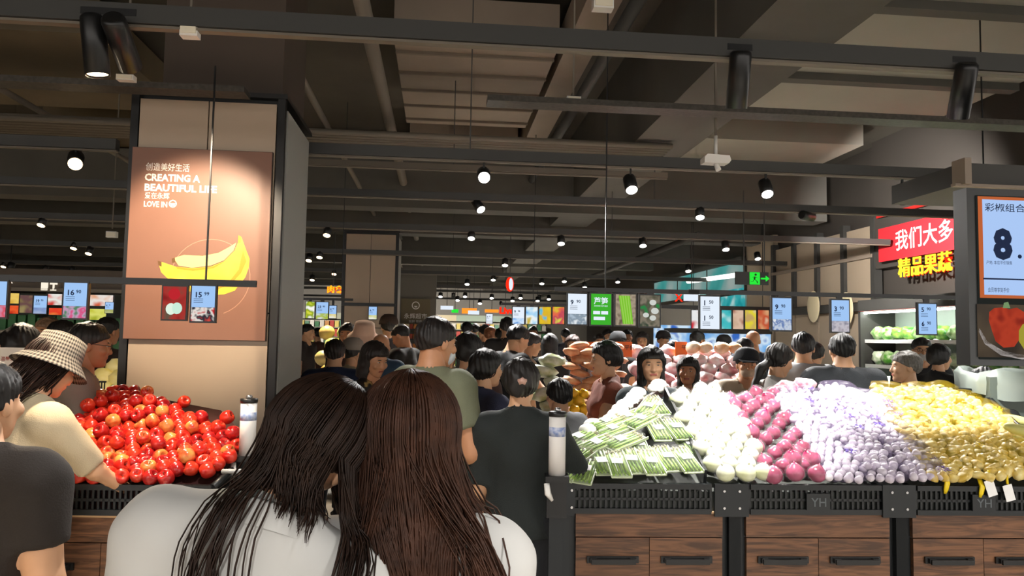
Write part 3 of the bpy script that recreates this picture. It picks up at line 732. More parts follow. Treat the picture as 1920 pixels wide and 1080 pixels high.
for k, (px, py) in enumerate([(1450, 738), (1418, 736), (1500, 905 - 60), (1475, 902), (1515, 903), (1545, 872)][:2]):
    wrapped(DR, px, py, .035, ronm[0], 1, 'red_onion', 'film-wrapped red onion at the very top of the red heap, %s one' % ['right', 'left'][k], 'onion', 'wrapped red onions')
WP = [(1256, 752), (1340, 738), (1368, 760), (1442, 908), (1330, 908)]
for (r, c, a, t) in spots(DR, WP, .086, .078, jit=.08):
    up = .042; P = DR.P(a, t, up)
    o = thing('white_onion', 'film-wrapped white onion, %s from left, %s row from the front' % (ORD[c], ORD[r]), 'onion', P, group='wrapped white onions', rot=(random.uniform(-.5, .5), random.uniform(-.4, .4), random.uniform(0, 6)), scale=random.uniform(.93, 1.06))
    ob('bulb', random.choice(wonm), o); ob('film', flo, o, scale=1.1)
# white goods behind the asparagus edge
BP = [(1098, 812), (1236, 724), (1232, 738), (1110, 824)]
tbx = MB().blob((0, 0, 0), (.05, .05, .036), 10, 7, fn=lambda d: 1 + .05 * math.sin(6 * d.x) * math.cos(5 * d.y)).mesh('white_vegetable', mat('white_veg', '#f2f2ea', rough=.4))
for (r, c, a, t) in spots(DR, [(1088, 822), (1228, 722), (1240, 733), (1100, 832)], .075, .06, jit=.1):
    P = DR.P(a, t, .03); ob('white_vegetable', tbx, None, P, rz=random.uniform(0, 3), label='round white vegetable behind the asparagus edge, %s from left, %s row' % (ORD[c], ORD[r]), cat='vegetable', group='white vegetables behind the asparagus')

# bagged goods: garlic and yellow roots
def garlic():
    b = MB(); b.blob((0, 0, 0), (.021, .021, .018), 10, 7, fn=lambda d: (1 + .07 * math.cos(6 * math.atan2(d.y, d.x)) * (1 - d.z * d.z)) * (1 + (.35 * ((d.z - .7) / .3) ** 2 if d.z > .7 else 0))); return b
gm = garlic().mesh('bulb', mat('garlic_skin', '#cfc4d2', rough=.45, col2='#ece6ec', vscale=25))
M_tie = mat('purple_tie', '#5a3fb0', rough=.4); M_ytie = mat('yellow_tie', '#f2d312', rough=.4)
ylm = []
for sd in range(3):
    rr = random.Random(sd); ph = [rr.uniform(0, 6) for _ in range(4)]
    ylm.append(MB().blob((0, 0, 0), (.03, .024, .021), 10, 7, fn=lambda d, ph=ph: 1 + .13 * math.sin(3 * d.x + ph[0]) + .1 * math.sin(4 * d.y + ph[1]) + .08 * math.sin(5 * d.z + ph[2])).mesh('root', mat('yellow_root', '#d6b652', rough=.4, col2='#eee0a4', vscale=22, objvar=.06)))
def tie_mesh(m):
    b = MB()
    for k in range(6):
        an = k * 1.05; b.tube([(0, 0, 0), (.02 * math.cos(an), .02 * math.sin(an), .012), (.034 * math.cos(an + .3), .034 * math.sin(an + .3), .01)], [.004, .007, .002], 5, flat=.5)
    return b.mesh('tie', m)
tgm, tym = tie_mesh(M_tie), tie_mesh(M_ytie)
netg = hull(.105, .066, .034).mesh('net', mat('net_lilac', '#cbb8e6', rough=.3, alpha=.09)); nety = hull(.108, .07, .04).mesh('net', mat('net_yellow', '#f0cf2a', rough=.35, alpha=.1))
def bag(name, label, P, rot, pieces, pname, tie, net, group, nx=4, ny=3, dx=.044, scale=1.0, tiec=True):
    o = thing(name, label, name.split('_')[0] if False else 'net bag', P, rot=rot, group=group, scale=scale)
    for j in range(ny):
        for i in range(nx):
            ob(pname, random.choice(pieces), o, ((i - (nx - 1) / 2 + (.25 if j % 2 else -.25)) * dx + random.uniform(-.004, .004), (j - (ny - 1) / 2) * dx * .92 + random.uniform(-.004, .004), random.uniform(-.004, .008)), rot=(random.uniform(-1, 1), random.uniform(-1, 1), random.uniform(0, 6)), scale=random.uniform(.9, 1.12))
    if tiec: ob('tie', tie, o, ((nx / 2 + .12) * dx, 0, .012))
    ob('net', net, o); return o
def bagrot(D, yaw): return (Matrix.Rotation(D.rot, 3, 'Z') @ Matrix.Rotation(math.atan(D.k), 3, 'X') @ Matrix.Rotation(yaw, 3, 'Z') @ Matrix.Rotation(random.uniform(-.12, .12), 3, 'X')).to_euler()
GP = [(1478, 752), (1505, 734), (1560, 742), (1632, 764), (1735, 910), (1588, 910)]
for (r, c, a, t) in spots(DR, GP, .165, .095, jit=.08, even=True):
    up = .028 + .02 * random.random()
    bag('garlic_net_bag', 'lilac net bag of garlic, %s from left, %s row from the front' % (ORD[c], ORD[r]), DR.P(a, t, up), bagrot(DR, random.uniform(-.35, .25)), [gm], 'bulb', tgm, netg, 'garlic bags', tiec=random.random() < .35)
YP = [(1672, 770), (1668, 752), (1705, 740), (1790, 758), (1842, 785), (1968, 910), (1778, 910)]
for (r, c, a, t) in spots(DR, YP, .165, .1, jit=.08, even=True):
    up = .034 + .025 * random.random()
    bag('root_net_bag', 'yellow net bag of knobbly pale roots, %s from left, %s row from the front' % (ORD[c], ORD[r]), DR.P(a, t, up), bagrot(DR, random.uniform(-.6, .6)), ylm, 'root', tym, nety, 'yellow net bags', nx=4, ny=3, dx=.048, tiec=random.random() < .4)
# two net bags of red fruit on the very top, white packs beside them
def lump_mesh(name, rx, ry, rz_, m, n=12, bump=.12, seed=1):
    rr = random.Random(seed); ph = [rr.uniform(0, 6) for _ in range(6)]
    return MB().blob((0, 0, 0), (rx, ry, rz_), n, n * 2 // 3, fn=lambda d: 1 + bump * math.sin(5 * d.x + ph[0]) * math.sin(4 * d.y + ph[1]) + bump * .6 * math.sin(7 * d.z + ph[2] + 3 * d.x)).mesh(name, m)
M_rednet = mat('red_net', '#b03050', rough=.4, col2='#e8dfe2', vscale=28)
for k, (px, py) in enumerate(((1474, 728), (1508, 722))):
    a, t = DR.hit(px, py, .05); P = DR.P(a, t, .055); ob('bagged_shallots', lump_mesh('bagged_shallots', .07, .05, .04, M_rednet, 14, .14, k), None, P, label='red and white net bag on top of the garlic heap, %s one' % ['left', 'right'][k], cat='net bag', group='red net bags on the garlic')
for k, (px, py) in enumerate(((1560, 738), (1598, 742), (1636, 750))):
    a, t = DR.hit(px, py, .04); P = DR.P(a, t, .04); ob('cabbage_pack', lump_mesh('cabbage_pack', .075, .06, .045, mat('pale_cabbage', '#e9eec2', rough=.4, col2='#f6f6e8', vscale=14), 14, .1, k + 5), None, P, label='pale wrapped cabbage at the back between garlic and yellow bags, %s from the left' % ORD[k], cat='cabbage', group='pale cabbages at the back')
# hanging white tags and yellow ties in front of the crate
for k, (px, py, an) in enumerate(((1842, 915, .2), (1875, 924, .15))):
    P = at(px, py, DR.O.y + .04 + (P.x - DR.O.x) * 0); P = DR.P(DR.hit(px, 905)[0], -.03); P.z = at(px, py, P.y).z
    o = thing('price_tag', 'white paper tag hanging over the front of the yellow bags crate, %s one' % ['left', 'right'][k], 'tag', P, DR.rot)
    MB().box((0, 0, 0), (.045, .002, .075), mx=Matrix.Rotation(-an - .1, 3, 'Y')).build('paper', M_label, o); MB().tube([(0, .012, .08), (-.006, .0, .04)], .006, 5).build('yellow_strap', M_ytie, o)
for k, (px, py) in enumerate(((1762, 905), (1826, 912))):
    P = DR.P(DR.hit(px, 903)[0], -.022); P.z = at(px, py, P.y).z
    ob('yellow_strap', MB().tube([(0, .02, .03), (0, -.002, .0), (-.008, -.004, -.03), (-.01, .002, -.05)], [.012, .013, .011, .006], 6, flat=.3).mesh('yellow_strap', M_ytie), None, P, label='yellow net end hanging over the crate edge, %s one' % ['left', 'right'][k], cat='strap')
# corn on the next display at the right edge
cm = MB().blob((0, 0, 0), (.09, .028, .028), 14, 10, fn=lambda d: 1 + .03 * math.sin(20 * d.x)).mesh('corn_cob', mat('corn_husk', '#cfd27a', rough=.5, col2='#e6dd92', vscale=12))
cb_ = pbox('corn_stand', at(1985, 900, 3.9) + Vector((.28, .2, 0)), (.7, 1.0, .3), M_post, rz=DR.rot, label='black stand under the corn cobs at the right edge', cat='stand')
cb_.location.z = .55; cb_.data = MB().box((0, 0, 0), (.7, 1.0, 1.1)).mesh('corn_stand', M_post)
for k, (px, py) in enumerate(((1893, 800), (1912, 790), (1905, 815), (1915, 830), (1918, 808))):
    ob('corn_cob', cm, None, at(px, py, 4.25 - .12 * k), rot=(0, .25, random.uniform(-.8, -.3)), label='green-yellow corn cob on the display at the right edge, %s one' % ORD[k], cat='corn', group='corn at the right edge')

# ---------------- apples on the left
DL = Disp(at_z(105, 906, .93), R(1.0), .36)
wA = DL.hit(402, 905)[0]
zA = .93
c = thing('apple_crate', 'black slotted plastic crate holding the red apples', 'crate', DL.P(0, 0), DL.rot)
crate_front(wA + .25, .13, nb=40).build('slotted_front', M_crate, c, (-.25, 0, 0))
br = MB(); a1, t1 = DL.hit(448, 868); pA = Vector((wA, 0, 0)); pB = Vector((wA + .02, t1, DL.k * t1))
br.tube([(wA, 0, -.01), (wA + .03, t1 * .8, -.01 + .05)], .016, 6); br.add([(wA, 0, -.02), (wA, 0, -.13), (wA + .03, t1 * .8, -.1), (wA + .03, t1 * .8, .03)], [(0, 1, 2, 3)])
br.build('crate_side', M_crate, c); pbox('crate_bottom', (wA / 2 - .12, .35, -.12), (wA + .24, .7, .01), M_crate, c)
pl_ = DL.P(-.3, .03)
cabinet(DL, -.3, wA + .34, .93 - .14, 'wooden produce cabinet under the apple crate', .9)
slab(DL, [(-.28, .02), (wA - .01, .02), (wA - .0, .45), (wA - .25, .75), (-.28, .98)], .79, -.03, 'display_board', mat('board_red', '#3a1512', rough=.7), 'sloping dark board under the heap of apples', 'display board')
def apple(nm, c1, c2, sc):
    b = MB()
    prof = [(.0005, .020), (.006, .0225), (.012, .0285), (.019, .032), (.027, .030), (.0335, .021), (.0365, .008), (.036, -.005), (.0325, -.017), (.026, -.026), (.018, -.031), (.010, -.0315), (.005, -.0285), (.0005, -.028)]
    vs = []; n = 16
    b.lathe(prof, n); b.tube([(0, 0, .018), (.003, .001, .03), (.006, .002, .037)], [.0016, .0014, .0018], 5, mi=1)
    return b.mesh('apple', [mat(nm, c1, rough=.22, col2=c2, vscale=sc, objvar=.12, spec=.6), mat('apple_stem', '#5a3d22', rough=.7)])
ap = [apple('apple_red', '#bc1a16', '#dc4228', 20), apple('apple_blush', '#c02a20', '#e2a052', 16), apple('apple_dark', '#8f1218', '#c22a24', 22)]
AP = [(108, 890), (150, 780), (195, 738), (240, 733), (275, 752), (310, 772), (360, 795), (440, 825), (446, 860), (400, 903), (112, 905)]
bld = spots(DL, [(96, 908), (140, 800), (190, 740), (248, 735), (285, 757), (330, 780), (400, 808), (446, 832), (444, 868), (402, 906)], .0605, .052, jit=.10)
for (r, c_, a, t) in bld:
    up = .028 + random.uniform(-.006, .012) + .02 * math.sin(5 * a) * t
    px, py = proj(DL.P(a, t, up))
    ob('apple', random.choices(ap, (5, 1.4, 3))[0], None, DL.P(a, t, up), rot=(random.uniform(-1.2, 1.2), random.uniform(-1.2, 1.2), random.uniform(0, 6)), scale=random.uniform(.84, .97), label='red apple in the heap, %s from left, %s row from the rim' % (ORD[c_], ORD[r]), cat='apple', group='heaped red apples')
k = 0
for (r, c_, a, t) in random.sample(bld, 34):
    ob('apple', random.choice(ap), None, DL.P(a + .03, t + .026, .076), rot=(random.uniform(-1.2, 1.2), random.uniform(-1.2, 1.2), random.uniform(0, 6)), scale=random.uniform(.84, .96), label='red apple on top of the heap, %s from left above the %s row' % (ORD[c_], ORD[r]), cat='apple', group='heaped red apples'); k += 1

# ---------------- rolls of plastic bags on stands
def bag_roll(px, ptop, pbot, Y, label, stand_label, blue=True):
    T = at(px, ptop, Y); B = at(px, pbot, Y); h = T.z - B.z; r = .036
    o = thing('bag_roll', label, 'bag roll', B)
    MB().lathe([(r, 0), (r, h * .88)], 20).build('roll', mat('roll_white', '#e9e6e2', rough=.5), o)
    MB().lathe([(r * 1.05, h * .875), (r * 1.08, h * .9), (r * 1.08, h * .945), (r * .7, h * .955)], 20).build('end_cap', M_black, o)
    MB().lathe([(.012, h * .95), (.016, h * .97), (.012, h), (.004, h * 1.01)], 12).build('spindle', M_chrome, o)
    if blue: MB().lathe([(r * 1.006, h * .58), (r * 1.006, h * .72)], 20).build('printed_band', mat('band_blue', '#7d93c8', rough=.5, col2='#c8cfe0', vscale=60), o)
    s = thing('bag_roll_stand', stand_label, 'stand', (B.x, B.y, 0))
    MB().box((0, 0, B.z - .012), (.1, .1, .024)).box((0, .02, B.z - .1), (.085, .07, .16)).build('holder', M_black, s)
    MB().box((0, .03, (B.z - .18) / 2), (.06, .03, B.z - .18)).build('upright', M_post, s); pbox('foot', (0, .03, .01), (.2, .2, .02), M_post, s)
    MB().tube([(-.045, -.04, B.z - .03), (-.04, -.055, B.z - .07), (-.02, -.05, B.z - .1)], [.012, .014, .006], 6, flat=.4).build('bag_end', M_white, s)
bag_roll(1044, 765, 890, 3.25, 'white roll of plastic bags with blue print, at the left corner of the asparagus crate', 'black stand carrying the bag roll beside the asparagus')
bag_roll(463, 741, 853, 3.45, 'white roll of plastic bags standing right of the apples', 'black stand carrying the bag roll beside the apples')
# grey scanner handle by the apple crate
hd = thing('grey_handle', 'small light grey handle at the right corner of the apple crate', 'handle', at(430, 884, 3.2)); MB().tube([(-.03, 0, 0), (.05, 0, .002)], .014, 8, flat=.7).build('grip', mat('handle_grey', '#9a9c9c', rough=.4), hd); MB().tube([(.03, 0, 0), (.05, .03, -.16)], .012, 6).build('arm', M_black, hd)
# ================================================================== PEOPLE
def surface_nets(Vg, o, h):
    nx, ny, nz = Vg.shape
    cor = [(0,0,0),(1,0,0),(0,1,0),(1,1,0),(0,0,1),(1,0,1),(0,1,1),(1,1,1)]
    S = Vg < 0
    cs = [S[a:nx-1+a, b:ny-1+b, c:nz-1+c] for a, b, c in cor]
    cnt = sum(x.astype(np.int8) for x in cs)
    act = (cnt > 0) & (cnt < 8)
    ii = np.argwhere(act); idx = -np.ones(act.shape, dtype=np.int64); idx[act] = np.arange(len(ii))
    vals = [Vg[ii[:,0]+a, ii[:,1]+b, ii[:,2]+c] for a, b, c in cor]
    P = np.zeros((len(ii), 3)); n = np.zeros(len(ii))
    for a in range(8):
        for b in range(a + 1, 8):
            d = [cor[b][k] - cor[a][k] for k in range(3)]
            if sum(abs(x) for x in d) != 1: continue
            va, vb = vals[a], vals[b]; m = (va < 0) != (vb < 0)
            t = np.where(m, va / np.where(np.abs(va - vb) < 1e-12, 1e-12, va - vb), 0)
            for k in range(3): P[:, k] += np.where(m, cor[a][k] + d[k] * t, 0)
            n += m
    P = (ii + P / n[:, None]) * h + np.asarray(o)
    quads = []
    for ax in range(3):
        sl0 = [slice(None)] * 3; sl1 = [slice(None)] * 3; sl0[ax] = slice(0, -1); sl1[ax] = slice(1, None)
        A = S[tuple(sl0)]; B = S[tuple(sl1)]; ch = np.argwhere(A != B)
        b1, b2 = (ax + 1) % 3, (ax + 2) % 3
        ok = (ch[:, b1] > 0) & (ch[:, b2] > 0) & (ch[:, b1] < Vg.shape[b1] - 1) & (ch[:, b2] < Vg.shape[b2] - 1)
        ch = ch[ok]; fl_ = A[tuple(ch.T)]
        def cell(d1, d2):
            c = ch.copy(); c[:, b1] -= d1; c[:, b2] -= d2; return idx[tuple(c.T)]
        q = np.stack([cell(1, 1), cell(0, 1), cell(0, 0), cell(1, 0)], 1)
        q[~fl_] = q[~fl_][:, ::-1]; quads.append(q)
    return P, np.concatenate(quads)
def smin(a, b, k):
    h = np.clip(.5 + .5 * (b - a) / k, 0, 1); return b + (a - b) * h - k * h * (1 - h)
class SDF:
    """list of round cones / ellipsoids blended smoothly"""
    def __init__(s): s.p = []
    def cap(s, a, b, r1, r2, k=.03, flat=None, cut=False): s.p.append(('c', np.array(a, float), np.array(b, float), r1, r2, k, flat, cut)); return s
    def ell(s, c, r, k=.03, sub=False): s.p.append(('e', np.array(c, float), np.array(r, float), k, sub)); return s
    def ev(s, P, infl=0.0):
        D = None
        for q in s.p:
            if q[0] == 'c':
                _, a, b, r1, r2, k, flat, cut = q
                X = P
                if flat is not None:
                    n, f = np.array(flat[0], float), flat[1]
                    M = np.eye(3) + np.outer(n, n) * (1 / f - 1); X = P @ M; a2, b2 = M @ a, M @ b
                else: a2, b2 = a, b
                ba = b2 - a2; L2 = max(ba @ ba, 1e-9); t = np.clip(((X - a2) @ ba) / L2, 0, 1)
                d = np.linalg.norm(X - a2 - t[:, None] * ba, axis=1) - (r1 + (r2 - r1) * t) - infl
                if cut: d = np.maximum(d, ((X - b2) @ ba) / math.sqrt(L2))
                D = d if D is None else smin(D, d, k)
            else:
                _, c, r, k, sub = q
                rr = r + infl; d = (np.linalg.norm((P - c) / rr, axis=1) - 1) * rr.min()
                if sub: D = -smin(-D, d, k)
                else: D = d if D is None else smin(D, d, k)
        return D
def polygonize(fn, lo, hi, h):
    lo = np.array(lo, float); hi = np.array(hi, float); n = np.maximum(3, np.ceil((hi - lo) / h).astype(int) + 1)
    g = np.stack(np.meshgrid(*[lo[k] + h * np.arange(n[k]) for k in range(3)], indexing='ij'), -1).reshape(-1, 3)
    return surface_nets(fn(g).reshape(n), lo, h)

# ---- head template (origin at the head's centre, face toward +y, 0.235 m high)
def head_sdf():
    s = SDF()
    s.ell((0, -.014, .03), (.077, .096, .086)); s.ell((0, .02, -.03), (.063, .072, .082), .03); s.ell((0, .038, -.072), (.044, .044, .042), .025)
    s.cap((-.033, .076, .022), (.033, .076, .022), .011, .011, .012); s.cap((0, .088, .006), (0, .103, -.03), .0075, .0125, .012); s.cap((-.011, .096, -.034), (.011, .096, -.034), .008, .008, .008)
    s.ell((-.042, .07, -.025), (.022, .02, .02), .02); s.ell((.042, .07, -.025), (.022, .02, .02), .02)
    s.ell((-.031, .103, .004), (.017, .018, .011), .008, True); s.ell((.031, .103, .004), (.017, .018, .011), .008, True)
    s.cap((-.017, .087, -.06), (.017, .087, -.06), .009, .009, .008); s.ell((0, .072, -.098), (.02, .019, .016), .018)
    s.ell((-.078, -.012, -.008), (.010, .021, .032), .008); s.ell((.078, -.012, -.008), (.010, .021, .032), .008)
    return s
HEADS = {}
def head_geo(h):
    if h in HEADS: return HEADS[h]
    v, f = polygonize(head_sdf().ev, (-.105, -.13, -.135), (.105, .135, .135), h)
    c = v[f].mean(1); mi = np.zeros(len(f), int)
    mi[(c[:, 1] > .083) & (np.abs(c[:, 2] + .06) < .0085) & (np.abs(c[:, 0]) < .023)] = 3
    V_, F_, M_ = [v], [f.tolist()], [mi.tolist()]; off = len(v)
    for sx in (-1, 1):
        for (cx, cy, cz, rx, ry, rz_, m) in ((sx * .031, .079, .004, .0138, .0105, .0044, 1), (sx * .031, .0835, .004, .006, .0072, .0044, 2), (sx * .033, .086, .0235, .019, .0065, .0038, 2)):
            b = MB().blob((cx, cy, cz), (rx, ry, rz_), 8, 6); V_.append(np.array(b.v)); F_.append([tuple(i + off for i in q) for q in b.f]); M_.append([m] * len(b.f)); off += len(b.v)
    HEADS[h] = (np.concatenate(V_), sum(F_, []), sum(M_, [])); return HEADS[h]
SKULL = lambda P, i: (np.linalg.norm((P - np.array([0, -.014, .028])) / (np.array([.079, .098, .09]) + i), axis=1) - 1) * (.079 + i)
def noise3(P, f, a): return a * (np.sin(P[:, 0] * f + 1.3) * np.sin(P[:, 1] * f * 1.1 + .7) + np.sin(P[:, 2] * f * .8 + 2.1 + 2 * P[:, 0] * f * .3)) * .5
def hair_fn(style):
    def fn(P):
        x, y, z = P[:, 0], P[:, 1], P[:, 2]
        infl = .010 if style in ('short', 'buzz', 'balding') else .016
        if style == 'buzz': infl = .004
        d = SKULL(P, infl) + noise3(P, 90, .005) + .0035 * np.sin(np.arctan2(x, -y) * 26 + 40 * z)
        # hairline: keep what lies above / behind a plane from brow to nape
        cut = -(z - .062 + (.075 - y) * .95 * np.where(y > -.02, 1.0, 1.0))
        ln = {'short': 0, 'buzz': 0}.get(style, 0)
        plane = -(z * .72 - y * .70 + (.012))       # >0 : in front of and below the hairline -> removed
        if style in ('short', 'buzz'): plane = -(z * .86 - y * .5 + .0)
        d1 = np.maximum(d, plane)
        side = np.maximum(np.maximum(d, -(z + .0)), -(.066 - y))
        d1 = np.minimum(d1, np.maximum(np.maximum(d, .045 - z), y - .088))
        if style in ('bob', 'long', 'pony', 'bun', 'tail_low'):
            back = np.maximum(d, np.maximum(y - .015, -(z + .1))); d1 = smin(d1, back, .01)
        if style in ('bob', 'long'):
            L = -.125 if style == 'bob' else -.36
            q = P.copy(); q[:, 2] = np.clip(q[:, 2], L, 0) * 0 + np.where(z < 0, np.where(z > L, 0, z - L), z)
            rx, ry = .098, .088
            lobe = (np.sqrt(((x) / rx) ** 2 + ((y + .035) / ry) ** 2 + (q[:, 2] / .1) ** 2) - 1) * ry
            fz = np.maximum(np.maximum(.052 - np.abs(x), y - .085), -10)        # face opening
            lobe = np.maximum(lobe, -np.maximum(np.maximum(np.abs(x) - .060, .015 - y), z - .07))
            lobe = np.maximum(lobe, z - .07) + noise3(P, 120, .003)
            d1 = smin(d1, lobe, .012)
        if style == 'pony':
            s = SDF().cap((0, -.11, .02), (0, -.16, -.05), .03, .034).cap((0, -.16, -.05), (.0, -.15, -.3), .034, .018); d1 = smin(d1, s.ev(P) + noise3(P, 80, .005), .012)
        if style == 'tail_low':
            s = SDF().cap((0, -.1, -.05), (0, -.15, -.12), .03, .034).cap((0, -.15, -.12), (.0, -.18, -.42), .036, .016); d1 = smin(d1, s.ev(P) + noise3(P, 80, .005), .012)
        if style == 'bun':
            s = SDF().ell((0, -.105, -.0), (.05, .042, .06)); d1 = smin(d1, s.ev(P) + noise3(P, 70, .006), .015)
        if style == 'balding': d1 = np.maximum(d1, np.maximum(z - .03, -1))
        return d1
    return fn
HAIRM = {}
def hair_geo(style, h):
    k = (style, h)
    if k not in HAIRM:
        lo, hi = (-.13, -.21, -.15), (.13, .11, .16)
        if style in ('long', 'pony', 'tail_low'): lo = (-.13, -.24, -.48)
        HAIRM[k] = polygonize(hair_fn(style), lo, hi, h)
    return HAIRM[k]
def hat_mesh(kind, m):
    b = MB()
    if kind == 'bucket': b.lathe([(.001, .135), (.06, .132), (.088, .12), (.1, .05), (.104, .03), (.15, -.02), (.152, -.024), (.103, .02), (.095, .03)], 24)
    elif kind == 'cap':
        b.lathe([(.001, .13), (.05, .125), (.085, .095), (.1, .05), (.103, .02), (.098, .018)], 20)
        b.add([(-.07, .07, .03), (.07, .07, .03), (.055, .165, .015), (0, .185, .012), (-.055, .165, .015), (-.07, .07, .036), (.07, .07, .036), (.055, .165, .021), (0, .185, .018), (-.055, .165, .021)], [(4, 3, 2, 1, 0), (5, 6, 7, 8, 9), (0, 1, 6, 5), (1, 2, 7, 6), (2, 3, 8, 7), (3, 4, 9, 8), (4, 0, 5, 9)])
    return b.mesh('hat', m)
SKIN = {'l': '#d9a883', 'm': '#c48d68', 'd': '#a87352'}
def cloth(name, c, rough=.85, **k): return mat('cloth_' + name, c, rough=rough, bump=.25, bscale=220, var=.06, vscale=9, **k)
ARMS = {'h': ((.13, .02, -1), (.04, .16, -1)), 'f': ((.12, .35, -.9), (-.1, .95, .05)), 'p': ((.14, .45, -.85), (-.25, .7, .7)), 'r': ((.15, .8, -.6), (.0, .9, -.35)), 'b': ((.2, -.15, -1), (.05, .5, -.9)), 'o': ((.45, .45, -.8), (.1, .9, -.2))}
def unit(v): v = np.array(v, float); return v / np.linalg.norm(v)
def person(px, ytop, Y, face, label, shirt, trousers='#23252b', hair='short', hcol='#171412', sex='f', lean=0, armL='h', armR='h', sleeve='tee', skin='l', hpitch=0, hyaw=0, hroll=0,
           hat=None, hatcol=None, mask=None, glasses=False, H=None, res=1.0, pat=None, build=1.0, dress=False, tilt=0, hoff=None, extra=None, maxh=None):
    """px,ytop: image place of the top of the head at depth Y; face: 0 looks away from the viewer, 180 looks at the viewer, 90 to the left"""
    # --- unit-height skeleton
    def joints(H):
        sw = (.112 if sex == 'm' else .098) * H * build
        J = dict(pel=(0, 0, .53 * H), wai=(0, 0, .62 * H), che=(0, .0, .725 * H), nck=(0, -.012 * H, .835 * H), hed=(0, .008 * H, H - .118 * H / 1.68))
        for s, n in ((-1, 'L'), (1, 'R')):
            J['sho' + n] = (s * sw, -.008 * H, (.80 if sex == 'm' else .785) * H)
        a = R(lean); piv = np.array((0, 0, .53 * H)); tl = R(tilt)
        Rx = np.array([[1, 0, 0], [0, math.cos(a), math.sin(a)], [0, -math.sin(a), math.cos(a)]])
        Ry = np.array([[math.cos(tl), 0, math.sin(tl)], [0, 1, 0], [-math.sin(tl), 0, math.cos(tl)]])
        Rt = Ry @ Rx
        for k in J: J[k] = Rt @ (np.array(J[k]) - piv) + piv
        for s, n, ar in ((-1, 'L', armL), (1, 'R', armR)):
            A = ARMS[ar] if isinstance(ar, str) else ar
            u = Rt @ unit(A[0]) if ar != 'h' else unit(A[0]); f = Rt @ unit(A[1]) if ar not in ('h', 'b') else unit(A[1])
            u = u * np.array([s, 1, 1]); f = f * np.array([s, 1, 1])
            J['elb' + n] = J['sho' + n] + u * .172 * H; J['wri' + n] = J['elb' + n] + f * .145 * H; J['fd' + n] = f
        for s, n in ((-1, 'L'), (1, 'R')):
            J['hip' + n] = np.array((s * .052 * H, 0, .5 * H)); J['kne' + n] = np.array((s * .058 * H, .012 * H, .275 * H)); J['ank' + n] = np.array((s * .06 * H, -.01 * H, .045 * H))
        Rh = Rt @ np.array(Matrix.Rotation(R(-hyaw), 3, 'Z') @ Matrix.Rotation(R(hpitch), 3, 'X') @ Matrix.Rotation(R(hroll), 3, 'Y'))
        if hoff is not None: J['hed'] = J['hed'] + np.array(hoff) * H / 1.68
        J['top'] = J['hed'] + Rh @ np.array((0, -.01, .118)) * H / 1.68
        return J, Rt, Rh
    J1, _, _ = joints(1.0)
    T = at(px, ytop + (6 if False else 0), Y)
    Hh = H or (T.z - .01) / J1['top'][2]
    J, Rt, Rh = joints(Hh); hs = Hh / 1.68 if Hh > 1.4 else .5 + .5 * Hh / 1.68
    k = Hh / 1.68; m = 1.08 if sex == 'm' else 1.0; m *= build
    rz = R(face)
    off = Matrix.Rotation(rz, 3, 'Z') @ Vector(J['hed'])
    root = Vector((T.x - off.x, T.y - off.y, T.z - .01 - J['top'][2] if H else 0))
    t = thing('person', label, 'person', (root.x, root.y, 0 if not H else 0), rz)
    fw = Rt @ np.array((0, 1, 0.)); h = (.02 if Y > 7 else .016 if Y > 4 else .013) * res
    def torso(s, i=0.0):
        s.cap(J['pel'] - (0, 0, .03 * k), J['wai'], .145 * k * m, .122 * k * m, .05, flat=((0, 1, 0), .72)); s.cap(J['wai'], J['che'], .122 * k * m, .15 * k * m, .06, flat=(fw, .7))
        sh = J['che'] + (J['nck'] - J['che']) * .62
        s.cap(J['shoL'] * .93 + J['shoR'] * .07, J['shoR'] * .93 + J['shoL'] * .07, .058 * k * m, .058 * k * m, .07, flat=(fw, .9))
        s.cap(J['che'], sh, .135 * k * m, .075 * k * m, .06, flat=(fw, .75))
        for q in 'LR': s.cap(J['nck'] - Rt @ np.array((0, .01, .012)) * 1.0, J['sho' + q] * .9 + J['nck'] * .1 + Rt @ np.array((0, 0, .004)), (.05 if sex == 'm' else .042) * k * m, .04 * k * m, .05)
        if sex == 'f': 
            for q in (-1, 1): s.ell(J['che'] + Rt @ np.array((q * .062 * k, .075 * k, -.01)), (.055 * k, .05 * k, .055 * k), .04)
    def arm(s, n, full=True, ratio=1.0, r0=0.0, cut=False):
        e = J['sho' + n] + (J['elb' + n] - J['sho' + n]) * min(1, ratio)
        s.cap(J['sho' + n], e, (.052 + r0) * k * m, (.041 + r0) * k * m, .045, cut=cut and ratio <= 1)
        if full: s.cap(J['elb' + n], J['wri' + n], (.038 + r0) * k * m, (.027 + r0) * k * m, .03, cut=cut)
    # --- body: one mesh
    s = SDF(); torso(s)
    for n in 'LR':
        arm(s, n); s.cap(J['hip' + n], J['kne' + n], .078 * k * m, .052 * k * m, .04); s.cap(J['kne' + n], J['ank' + n], .052 * k * m, .036 * k * m, .03); s.cap(J['ank' + n] - (0, .02, .01), J['ank' + n] + (0, .12 * k, -.02), .036 * k, .03 * k, .03)
    hd = J['hed']; s.cap(J['nck'] - Rt @ np.array((0, 0, .03)), hd + Rh @ np.array((0, -.02, -.045)) * hs, .056 * hs * m * (1.14 if sex == 'm' else 1), .053 * hs * (1.12 if sex == 'm' else 1), .03)
    pts = np.array([J[q] for q in J if q[:2] != 'fd']); lo = pts.min(0) - .17; hi = pts.max(0) + .17; lo[2] = -.03
    v, f = polygonize(s.ev, lo, hi, h * 1.25)
    Vs, Fs, Ms = [v], f.tolist(), [0] * len(f); o_ = len(v)
    hv, hf, hm = head_geo(.0065 if Y < 6.5 else .010)
    Vs.append((hv * hs) @ Rh.T + hd); Fs += [tuple(i + o_ for i in q) for q in hf]; Ms += hm; o_ += len(hv)
